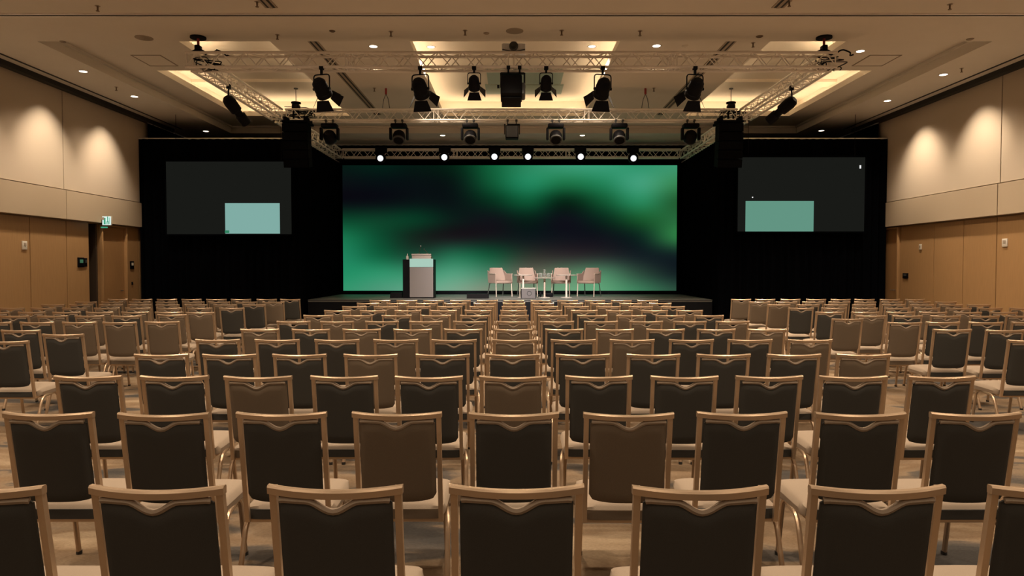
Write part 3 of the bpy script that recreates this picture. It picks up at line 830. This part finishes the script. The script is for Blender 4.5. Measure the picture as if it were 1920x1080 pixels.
# side projection screens
SYS = 17.62
def screen(side, x0, x1, y0, y1, pic, m):
    a, c = at(x0, y0, SYS), at(x1, y1, SYS)
    t = thing('projection_screen', 'dark projection screen on the %s with a %s rectangle projected low on it' % (side, 'pale teal' if side == 'left' else 'sea green'), 'screen', ((a.x + c.x) / 2, SYS, c.z))
    w, h = c.x - a.x, a.z - c.z
    b = new(); box6(b, -w / 2, w / 2, 0, .02, 0, h); obj('surface', b, M_scrglow, t, smooth=False)
    b = new()
    f = .035
    box6(b, -w / 2 - f, w / 2 + f, -.012, .035, -f, 0); box6(b, -w / 2 - f, w / 2 + f, -.012, .035, h, h + f)
    box6(b, -w / 2 - f, -w / 2, -.012, .035, 0, h); box6(b, w / 2, w / 2 + f, -.012, .035, 0, h); obj('frame', b, M_black, t, smooth=False)
    p, q = at(pic[0], pic[1], SYS), at(pic[2], pic[3], SYS)
    ox, oz = (a.x + c.x) / 2, c.z
    b = new(); box6(b, p.x - ox, q.x - ox, -.006, -.001, max(0.0, q.z - oz), p.z - oz); obj('picture', b, m, t, smooth=False)
    for mx, my, mw, mh in ([] if side == 'left' else [(1613, 313, 3, 6), (1411, 370, 2, 2)]):
        p = at(mx, my, SYS); b = new(); bx(b, (p.x - ox, -.004, p.z - oz), (mw * SYS / FPX, .004, mh * SYS / FPX)); obj('white_mark', b, M_dot, t, smooth=False)
    if side == 'left':
        p = at(426, 434.5, SYS); b = new(); bx(b, (p.x - ox, -.009, p.z - oz), (8 * SYS / FPX, .004, 5 * SYS / FPX)); obj('green_mark', b, M_proj_g, t, smooth=False)
    for s in (-.42, .42):
        b = new(); tube(b, [(w * s, .015, h + f), (w * s, .02, ZL - oz)], .006, 5); obj('wire', b, M_fixture, t)
    for s in (-.42, .42):
        pass
screen('left', 311, 547, 303, 439, (422, 381, 525, 438), M_proj_l)
screen('right', 1384, 1620, 295, 434, (1398, 377, 1525, 434), M_proj_r)

# lectern
LYD = 18.75
a = at(768, 485, LYD); c = at(812, 485, LYD)
fw = c.x - a.x
lz = at(790, 485, LYD).z - SZ
t = thing('lectern', 'tall grey lectern with a pale mint display strip, at the left of the stage', 'lectern', ((a.x + c.x) / 2, LYD, SZ), 0)
b = new(); box6(b, -fw / 2 - .012, fw / 2 + .02, .02, .50, 0, lz - .02, .008); obj('body', b, M_fixture, t, smooth=False)
b = new(); box6(b, -fw / 2, fw / 2, 0, .02, .03, lz - .235, .004); obj('front_panel', b, M_lect, t, smooth=False)
b = new(); box6(b, -fw / 2, fw / 2, -.006, .02, lz - .23, lz, .006); obj('display_strip', b, M_mint, t, smooth=False)
b = new(); prism(b, [(.02, lz - .02), (.5, lz - .02), (.5, lz + .02), (.06, lz + .10), (.02, lz + .10)], 'x', -fw / 2 + .06, fw / 2 - .06); obj('reading_desk', b, M_lectlip, t, smooth=False)
b = new(); box6(b, -fw / 2 + .05, fw / 2 - .05, .0, .03, lz + .085, lz + .135, .01); obj('desk_lip', b, M_lectlip, t, smooth=False)
b = new(); box6(b, -fw / 2 - .2, -fw / 2 - .012, .06, .48, 0, lz - .02, .006); obj('side_cabinet', b, M_fixture, t, smooth=False)
for x, dx, hh in ((-.10, .07, .24), (.18, -.12, .16)):
    b = new(); tube(b, bend([(x, .2, lz + .08), (x + dx * .3, .18, lz + .08 + hh * .5), (x + dx, .12, lz + .1 + hh)], .1), .006, 6)
    mk = obj('microphone', b, M_handle, t)
    b = new(); bx(b, (x + dx, .115, lz + .11 + hh), (.025, .03, .03), .008); obj('capsule', b, M_white if x < 0 else M_fixture2, mk)
p = (c.x + a.x) / 2 - fw / 2 - .08
t = thing('water_bottle', 'small clear bottle on the left edge of the lectern', 'bottle', (p, LYD + .14, SZ + lz - .02))
b = new(); lathe(b, [(.0, 0), (.038, 0), (.04, .06), (.035, .08), (.014, .12), (.014, .14)], 14, cap=False); obj('body', b, M_white, t)
b = new(); lathe(b, [(.017, .135), (.017, .158), (0, .16)], 12, cap=False); obj('cap', b, M_white, t)

# stage armchairs
def armchair(px, rz, label, dy=0):
    d = 19.85 + dy
    x = at(px, 530, d).x
    t = thing('armchair', label, 'chair', (x, d, SZ), rz, 'armchairs on the stage')
    # local: faces -y
    w = .27
    b = new(); bx(b, (0, -.02, .43), (.50, .50, .07), .02); obj('seat', b, M_armfab, t)
    b = new()
    ns = 10
    pts_o, pts_i = [], []
    rows = []
    for k in range(ns + 1):
        u = -1 + 2 * k / ns
        row = []
        for z, ww, yy in ((.40, .25, .22), (.58, .25, .25), (.84, .20, .31)):
            xx = u * ww; yb = yy - .05 * u * u
            row.append((xx, yb, z))
        rows.append(row)
    vf = [[b.verts.new(Vector(p)) for p in r] for r in rows]; vb = [[b.verts.new(Vector(p) + Vector((0, .035, 0))) for p in r] for r in rows]
    for k in range(ns):
        for z in range(2):
            b.faces.new((vf[k][z], vf[k + 1][z], vf[k + 1][z + 1], vf[k][z + 1])); b.faces.new((vb[k][z], vb[k][z + 1], vb[k + 1][z + 1], vb[k + 1][z]))
        b.faces.new((vf[k][2], vf[k + 1][2], vb[k + 1][2], vb[k][2])); b.faces.new((vf[k][0], vb[k][0], vb[k + 1][0], vf[k + 1][0]))
    for k in (0, ns):
        for z in range(2): b.faces.new((vf[k][z], vf[k][z + 1], vb[k][z + 1], vb[k][z]))
    obj('backrest', b, M_armfab, t)
    for s in (-1, 1):
        b = new(); prism(b, [(-.24, .40), (.24, .40), (.29, .76), (.20, .72), (.08, .655), (-.22, .65)], 'x', s * .25, s * .275); obj('arm_panel', b, M_armfab, t, smooth=False)
        b = new(); bx(b, (s * .268, -.07, .66), (.045, .34, .025), .008); obj('armrest', b, M_armmetal, t)
        b = new(); tube(b, [(s * .25, -.22, .41), (s * .255, -.25, .006)], .015, 8); obj('leg', b, M_armmetal, t)
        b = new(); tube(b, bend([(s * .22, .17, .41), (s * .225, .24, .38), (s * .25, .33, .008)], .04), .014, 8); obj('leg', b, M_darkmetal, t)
    b = new()
    for y in (-.22, .20): tube(b, [(-.24, y, .39), (.24, y, .39)], .011, 6)
    obj('seat_frame', b, M_armmetal, t)
armchair(938, R(28), 'beige armchair at the left end of the stage group, turned inward')
armchair(989, R(7), 'beige armchair behind the left round table on the stage')
armchair(1052, R(-7), 'beige armchair behind the right round table on the stage')
armchair(1104, R(-28), 'beige armchair at the right end of the stage group, turned inward')
# small round tables
def rtable(px, dtop, z, r, label, d):
    x = at(px, 530, d).x
    t = thing('side_table', label, 'table', (x, d, SZ), 0, 'round side tables on the stage')
    b = new(); lathe(b, [(0, z - .022), (r - .02, z - .022), (r, z - .010), (r, z), (0, z)], 28, cap=False); obj('tabletop', b, M_table, t)
    b = new(); lathe(b, [(.03, .012), (.028, .05), (.028, z - .02)], 12); obj('column', b, M_table if px > 1030 or px < 1000 else M_armmetal, t)
    b = new(); lathe(b, [(0, 0), (.16, 0), (.16, .008), (.04, .018)], 20, cap=False); obj('foot', b, M_table, t)
    return x
rtable(981, 0, .64, .27, 'small round white side table standing at the left of the stage group', 19.3)
xt = rtable(1021, 0, .56, .30, 'small round white table with glasses in the middle of the stage group', 19.25)
rtable(1062, 0, .64, .30, 'small round white side table standing at the right of the stage group', 19.3)
def glass(x, y, z, h, r, label, nm='drinking_glass', cat='glass'):
    b = new(); lathe(b, [(0, 0), (r * .85, 0), (r, h), (r * .9, h), (r * .75, .01), (0, .01)], 14, cap=False)
    tag(obj(nm, b, M_glass, None, (x, y, z)), label, cat, 'glassware on the middle stage table')
for k, (dx, dy, lab) in enumerate(((-.09, -.05, 'drinking glass left of the carafe on the middle stage table'), (.09, -.06, 'drinking glass right of the carafe on the middle stage table'),
                                   (-.12, .08, 'drinking glass behind and left of the carafe on the stage table'), (.13, .08, 'drinking glass behind and right of the carafe on the stage table'))):
    glass(xt + dx, 19.25 + dy, SZ + .561, .13, .034, lab)
b = new(); lathe(b, [(0, 0), (.05, 0), (.055, .08), (.025, .17), (.035, .23), (.03, .23), (.02, .17), (.045, .08), (0, .01)], 16, cap=False)
tag(obj('carafe', b, M_glass, None, (xt, 19.25, SZ + .561)), 'clear water carafe in the middle of the centre stage table', 'carafe')

# floor monitors and gear on the stage
def monitor(px0, px1, py0, d, m, label, grille=False):
    a, c = at(px0, py0, d), at(px1, py0, d)
    w = c.x - a.x; h = a.z - SZ
    t = thing('stage_monitor', label, 'speaker', ((a.x + c.x) / 2, d, SZ))
    b = new(); prism(b, [(0, 0), (.38, 0), (.30, h), (.06 if not grille else .01, h)], 'x', -w / 2, w / 2); obj('body', b, M_fixture, t, smooth=False)
    b = new(); prism(b, [(-.012, .015), (0, .015), (.055 if not grille else .009, h - .015), (.043 if not grille else -.003, h - .015)], 'x', -w / 2 + .015, w / 2 - .015); gr = obj('grille', b, m, t, smooth=False)
    if grille:
        b = new(); lathe(b, [(.055, 0), (.06, .008), (.065, 0)], 18, Matrix.Translation((0.02, -.012, h * .5)) @ RX(90), cap=False); obj('badge_ring', b, M_fixture2, gr)
        b = new(); box6(b, -w / 2, w / 2, -.015, .02, h - .012, h + .004); obj('rim', b, M_white, t, smooth=False)
    return t
monitor(731, 753, 549, 18.9, M_fixture, 'black floor monitor on the stage left of the lectern')
monitor(875, 916, 551, 18.6, M_fixture, 'low black floor monitor at the stage edge right of the lectern')
monitor(977, 1005, 540, 18.5, M_monitor, 'grey fronted speaker box standing at the front of the stage', True)
t = thing('equipment_case', 'small black equipment under the middle stage table', 'case', (at(1029, 550, 19.5).x, 19.6, SZ))
b = new(); bx(b, (.0, 0, .06), (.24, .2, .12), .02); obj('body', b, M_fixture, t)
b = new(); tube(b, bend([(-.12, 0, .05), (-.2, .02, .12), (-.26, 0, .05), (-.3, 0, .02)], .05), .012, 6); obj('cable', b, M_fixture, t)
b = new(); bx(b, (-.23, .05, .07), (.05, .12, .14), .01); obj('end_box', b, M_fixture, t)

# ------------------------------------------------------------------ wall fittings
def plate(nm, X, s, px, py, w, h, m, label, cat, inner=None, out=0.10):
    d = (abs(X) + out - 0.02) * FPX / abs(px - 960)
    p = at(px, py, d)
    t = thing(nm, label, cat, (X + s * out - s * .0, d, p.z))
    b = new(); bx(b, (-s * .012, 0, 0), (.024, w, h), .004); obj('plate', b, m, t)
    if inner:
        b = new(); bx(b, (-s * .027, 0, h * .12), (.008, w * .5, h * .35)); obj('button', b, inner, t)
plate('wall_switch', XL, -1, 48, 460, .13, .17, M_white, 'small white wall switch on the left wood panelling', 'switch', M_grille)
plate('thermostat', XL, -1, 153, 492, .22, .22, M_fixture, 'dark control panel on the left wall before the doorway', 'thermostat', M_keyled)
plate('control_keypad', XL, -1, 161.5, 492, .10, .20, M_fixture, 'narrow dark keypad beside the control panel on the left wall', 'keypad', M_fixture2)
plate('control_keypad', XL, -1, 248.5, 497, .16, .20, M_fixture, 'dark keypad on the left wall between door and black drape', 'keypad', M_white)
plate('key_switch', XL, -1, 248.5, 531, .05, .07, M_fixture, 'tiny dark key switch low on the left wall by the drape', 'switch', M_fixture2)
plate('wall_switch', XR, 1, 1724, 463, .09, .13, M_white, 'small white switch on the right wall nearer the door', 'switch', M_grille)
plate('wall_switch', XR, 1, 1882, 455, .14, .16, M_white, 'larger white switch on the right wall nearer the camera', 'switch', M_grille)
plate('card_reader', XR, 1, 1697, 517, .22, .13, M_fixture, 'dark card reader beside the right door', 'card reader', M_fixture2)
# exit sign on the left band
d = 9.6 * FPX / (960 - 199)
p = at(199, 414, d)
t = thing('exit_sign', 'small lit green and white emergency exit sign above the left doorway', 'sign', (XL + .05, d, p.z))
b = new(); bx(b, (.10, 0, 0), (.22, .04, .22), .006); bx(b, (.01, 0, .05), (.08, .06, .06)); obj('housing', b, M_white, t)
b = new(); bx(b, (.10, -.022, 0), (.20, .006, .20)); obj('face', b, M_exit_w, t)
b = new()
for x, z, w, h in ((.055, -.01, .04, .15), (.125, .02, .018, .11), (.14, -.05, .016, .07), (.11, -.05, .016, .07), (.125, .085, .022, .022), (.165, 0, .012, .15)): bx(b, (x, -.026, z), (w, .004, h))
obj('pictogram', b, M_exit_g, t, smooth=False)
b = new(); bx(b, (.04, -.02, -.155), (.14, .05, .03), .006); obj('lower_lamp', b, M_exit_g, t)

# ------------------------------------------------------------------ stage light
for x in SPK:
    spot('stage_beam', (x, F1 + .25, TZ0 - .55), (x * .5 + .2, 19.5, SZ + .6), STAGE_W, 34, 0.6, (1.0, 0.90, 0.83), radius=0.08)

# ------------------------------------------------------------------ banquet chairs
HB = 0.962
def back_y(z): return -0.215 - 0.095 * max(0.0, (z - 0.36)) / (HB - 0.36)
def arc(x): return -0.036 * (1 - (x / 0.228) ** 2)
def chair_meshes():
    m = {}
    # seat cushion: rounded plan, crowned top, soft edges
    b = new(); nxs, nys = 20, 18; top, bot = [], []
    def sp(u, v):
        x, y = u * .236, v * .224
        k = abs(u) ** 7 + abs(v) ** 7
        f = 1.0 / k ** (1 / 7) if k > 1 else 1.0
        return x * f, y * f
    for j in range(nys + 1):
        v = -1 + 2 * j / nys; v = math.copysign(abs(v) ** .6, v); rt, rb = [], []
        for i in range(nxs + 1):
            u = -1 + 2 * i / nxs; u = math.copysign(abs(u) ** .6, u); x, y = sp(u, v)
            e = max(0.0, (1 - abs(u) ** 9) * (1 - abs(v) ** 9)) ** .5
            z = .414 + .040 * e + .018 * (1 - u * u) * (1 - v * v) + .006 * v
            rt.append(b.verts.new((x, y + .012, z))); rb.append(b.verts.new((x * .96, y * .96 + .012, .376)))
        top.append(rt); bot.append(rb)
    for j in range(nys):
        for i in range(nxs):
            b.faces.new((top[j][i], top[j][i + 1], top[j + 1][i + 1], top[j + 1][i])); b.faces.new((bot[j][i], bot[j + 1][i], bot[j + 1][i + 1], bot[j][i + 1]))
    for i in range(nxs):
        b.faces.new((top[0][i], bot[0][i], bot[0][i + 1], top[0][i + 1])); b.faces.new((top[nys][i], top[nys][i + 1], bot[nys][i + 1], bot[nys][i]))
    for j in range(nys):
        b.faces.new((top[j][0], top[j + 1][0], bot[j + 1][0], bot[j][0])); b.faces.new((top[j][nxs], bot[j][nxs], bot[j + 1][nxs], top[j + 1][nxs]))
    m['seat'] = to_mesh('seat', b, M_seat)
    # strip along the seat's rear edge: its unlit face, put in as darker colour
    def band():  # strip that carries the seat's rear shade
        b = new(); n = 18; R0 = []
        for i in range(n + 1):
            u = -1 + 2 * i / n; u = math.copysign(abs(u) ** .6, u); x, y = sp(u, -1.0)
            R0.append([b.verts.new((x * k, y * k + .012, z)) for k, z in ((1.022, .372), (1.028, .398), (1.022, .424), (.985, .424), (.965, .372))])
        for a, c in zip(R0, R0[1:]):
            for k in range(5): b.faces.new((a[k], a[(k + 1) % 5], c[(k + 1) % 5], c[k]))
        b.faces.new(R0[0][::-1]); b.faces.new(R0[-1])
        return b
    m['rear_shade_dark'] = to_mesh('seat_rear_shade', band(), M_backdark); m['rear_shade_brown'] = to_mesh('seat_rear_shade', band(), M_backbrown)
    # back pad with the dipped top edge
    wp = 0.193
    def ztop(x):
        a = abs(x) / wp
        dip = 0.5 * (1 + math.cos(math.pi * min(1, a / 0.47)))
        return HB - 0.046 - 0.037 * dip - (0.012 * max(0, (a - .93) / .07) ** 2)
    def zbot(x):
        a = abs(x) / wp
        return 0.482 + 0.020 * a ** 4 + 0.02 * max(0, (a - .9) / .1) ** 2
    def pad():
        b = new(); n, k = 20, 12; F, Bk = [], []
        for i in range(n + 1):
            u = -1 + 2 * i / n; x = wp * math.copysign(abs(u) ** .85, u); f, r = [], []
            for j in range(k + 1):
                v = -1 + 2 * j / k; v = math.copysign(abs(v) ** .8, v)
                z = zbot(x) + (ztop(x) - zbot(x)) * (v + 1) / 2
                e = max(0.0, (1 - abs(u) ** 8) * (1 - abs(v) ** 12)) ** .5
                y = back_y(z) + arc(x)
                f.append(b.verts.new((x, y + .004 + .022 * e, z))); r.append(b.verts.new((x, y - .004 - .016 * e, z)))
            F.append(f); Bk.append(r)
        for i in range(n):
            for j in range(k):
                b.faces.new((F[i][j], F[i][j + 1], F[i + 1][j + 1], F[i + 1][j])); b.faces.new((Bk[i][j], Bk[i + 1][j], Bk[i + 1][j + 1], Bk[i][j + 1]))
            b.faces.new((F[i][k], Bk[i][k], Bk[i + 1][k], F[i + 1][k])); b.faces.new((F[i][0], F[i + 1][0], Bk[i + 1][0], Bk[i][0]))
        for j in range(k):
            b.faces.new((F[0][j], Bk[0][j], Bk[0][j + 1], F[0][j + 1])); b.faces.new((F[n][j], F[n][j + 1], Bk[n][j + 1], Bk[n][j]))
        return b
    m['back_dark'] = to_mesh('backrest', pad(), M_backdark); m['back_brown'] = to_mesh('backrest', pad(), M_backbrown)
    # pale rim along the pad's dipped top: light from above put into colour
    b = new(); tube(b, [(x, back_y(ztop(x)) + arc(x) - .006, ztop(x) - .001) for x in [wp * (-.96 + 1.92 * i / 24) for i in range(25)]], .0115, 6)
    m['lit_rim'] = to_mesh('lit_rim', b, M_seat)
    # back frame: uprights and bowed top rail, rectangular section
    b = new(); hw, hd = .0118, .0115
    path = []
    for z in (.335, .45, .6, .75, .885): path.append((-.213, z))
    def section(p, nrm, tang):
        pass
    for s in (-1, 1):
        rings = []
        for z in (.36, .45, .6, .75, HB - .004):
            y = back_y(z); x = s * .2125
            rings.append([b.verts.new((x + dx, y + dy, z)) for dx, dy in ((-hw, -hd), (hw, -hd), (hw, hd), (-hw, hd))])
        for a, c in zip(rings, rings[1:]):
            for k in range(4): b.faces.new((a[k], a[(k + 1) % 4], c[(k + 1) % 4], c[k]))
        b.faces.new(rings[0]); b.faces.new(rings[-1])
    rings = []
    for i in range(17):
        x = -.229 + .458 * i / 16
        y = back_y(HB) + arc(x); zt = HB - .008 * (1 - (x / .229) ** 2)
        rings.append([b.verts.new((x, y + dy, zt + dz)) for dy, dz in ((-.012, -.029), (-.014, -.007), (-.009, 0), (.009, 0), (.013, -.007), (.012, -.029))])
    for a, c in zip(rings, rings[1:]):
        for k in range(6): b.faces.new((a[k], a[(k + 1) % 6], c[(k + 1) % 6], c[k]))
    b.faces.new(rings[0][::-1]); b.faces.new(rings[-1])
    m['back_frame'] = to_mesh('back_frame', b, M_frame)
    # seat frame
    b = new()
    for s in (-1, 1): bx(b, (s * .195, .0, .366), (.022, .40, .02), .004)
    bx(b, (0, .20, .366), (.39, .022, .022), .004); bx(b, (0, -.195, .364), (.41, .022, .024), .004)
    m['seat_frame'] = to_mesh('seat_frame', b, M_frame)
    for s, k in ((-1, 'l'), (1, 'r')):
        b = new(); tube(b, bend([(s * .200, .10, .366), (s * .242, -.15, .364), (s * .248, -.275, .004)], .085, 6), .0145, 8); m['rear_' + k] = to_mesh('leg', b, M_frame)
        b = new(); tube(b, bend([(s * .185, -.02, .364), (s * .195, .165, .364), (s * .20, .225, .004)], .06, 5), .0145, 8); m['front_' + k] = to_mesh('leg', b, M_frame)
    b = new()
    for s in (-1, 1):
        lathe(b, [(.017, 0), (.017, .022)], 8, Matrix.Translation((s * .248, -.275, 0))); lathe(b, [(.017, 0), (.017, .022)], 8, Matrix.Translation((s * .20, .225, 0)))
    m['glides'] = to_mesh('foot_glide', b, M_plastic)
    return m
CM = chair_meshes()
def banquet_chair(x, y, dark, label, group, rz=0.0):
    t = thing('banquet_chair', label, 'chair', (x, y, 0), rz, group)
    st_ = obj('seat', CM['seat'], None, t)
    obj('seat_rear_shade', CM['rear_shade_dark' if dark else 'rear_shade_brown'], None, st_)
    bk = obj('backrest', CM['back_dark' if dark else 'back_brown'], None, t)
    obj('lit_rim', CM['lit_rim'], None, bk)
    obj('back_frame', CM['back_frame'], None, t)
    obj('seat_frame', CM['seat_frame'], None, t)
    for k in ('rear_l', 'rear_r', 'front_l', 'front_r'): obj('leg', CM[k], None, t)
    obj('foot_glide', CM['glides'], None, t)
    return t
YOFF = 0.325      # from the top rail to the chair's origin
ROWS = [2.27 + 1.168 * i for i in range(12)]
PITCH = [.608, .589, .580, .599, .604, .604, .600, .600, .600, .597, .597, .595]
MID = [.02, .0, .01, .0, .02, .02, .02, .03, .03, .03, .04, .045]
PAT = ['..ddddddd..', '.dddbdbddd.', 'ddbddbddddd', 'dddbddddddbb'[:11], 'dddbdbdbddb', 'bdbbdbdbddb',
       'dbdbbbdbbdb', 'bbdbdbbdbbd', 'bdbbdbbdbdb', 'bbdbbbdbbbd', 'dbbdbbbdbbb', 'bbdbbbdbbdb']
rj = random.Random(3)
for r in range(12):
    for j in range(11):
        ch = PAT[r][j]
        if ch == '.': continue
        x = MID[r] + (j - 5) * PITCH[r] + rj.uniform(-.008, .008); y = ROWS[r] + YOFF + rj.uniform(-.012, .012)
        lab = '%s-backed banquet chair, centre block, %s row from the camera, %s' % ('dark' if ch == 'd' else 'brown', ORD[r], 'middle seat' if j == 5 else (ORD[j if j < 5 else 10 - j] + ' from its ' + ('left' if j < 5 else 'right') + ' end'))
        banquet_chair(x, y, ch == 'd', lab, 'banquet chairs in the centre block', R(rj.uniform(-1.0, 1.0)))
SIDE = [15.6, 14.45, 13.4, 12.3, 11.2, 10.35, 9.15, 8.0, 6.8]
PL = ['dbbdbdbb', 'bdbbdbbd', 'dbdbbdbb', 'dbbdbdbb', 'bdbbdbdd', 'bdbbdbbd', 'bbbdddbb', 'ddddbdbd', 'ddbd....']
PR = ['bbbdbbdb', 'bbdbbdbb', 'bdbbdbbd', 'dbbdbbdb', 'dbdbbdbb', 'bbdbdbdd', 'bdddbdbb', 'ddddbdbb', 'ddbd....']
for side, sg, P, x0 in (('left', -1, PL, 5.07), ('right', 1, PR, 5.24)):
    for r, d in enumerate(SIDE):
        for k in range(8):
            ch = P[r][k]
            if ch == '.': continue
            x = x0 + k * .566
            y = d
            if k == 0: y += {'left': [0, 0, 0, 0, -.1, .25, .1, -.5, 0], 'right': [0, 0, 0, 0, 0, 0, -.05, .1, .1]}[side][r]
            if side == 'left' and r == 6 and k == 0: x -= .30
            if side == 'left' and r == 6 and k >= 1: x += -.38
            if side == 'left' and r == 7: x += -.13 if k == 0 else .13
            if side == 'left' and r == 5: x += .22
            if side == 'left' and r == 6: x += .0
            if side == 'right' and r == 5 and k == 0: y = 9.75; x = 4.78
            if side == 'right' and r == 5 and k > 0: x -= .34
            px = 960 + FPX * sg * x / y
            if not -40 < px < 1960: continue
            rz = R(rj.uniform(-2.0, 2.0)) + (R(4) if (side == 'left' and r == 6 and k == 0) else 0)
            lab = '%s-backed banquet chair, %s block, %s row from the stage, %s' % ('dark' if ch == 'd' else 'brown', side, ORD[r], 'beside the aisle' if k == 0 else ORD[k] + ' from aisle')
            banquet_chair(sg * (x + rj.uniform(-.012, .012)), y + YOFF + rj.uniform(-.015, .015), ch == 'd', lab, 'banquet chairs in the %s block' % side, rz)
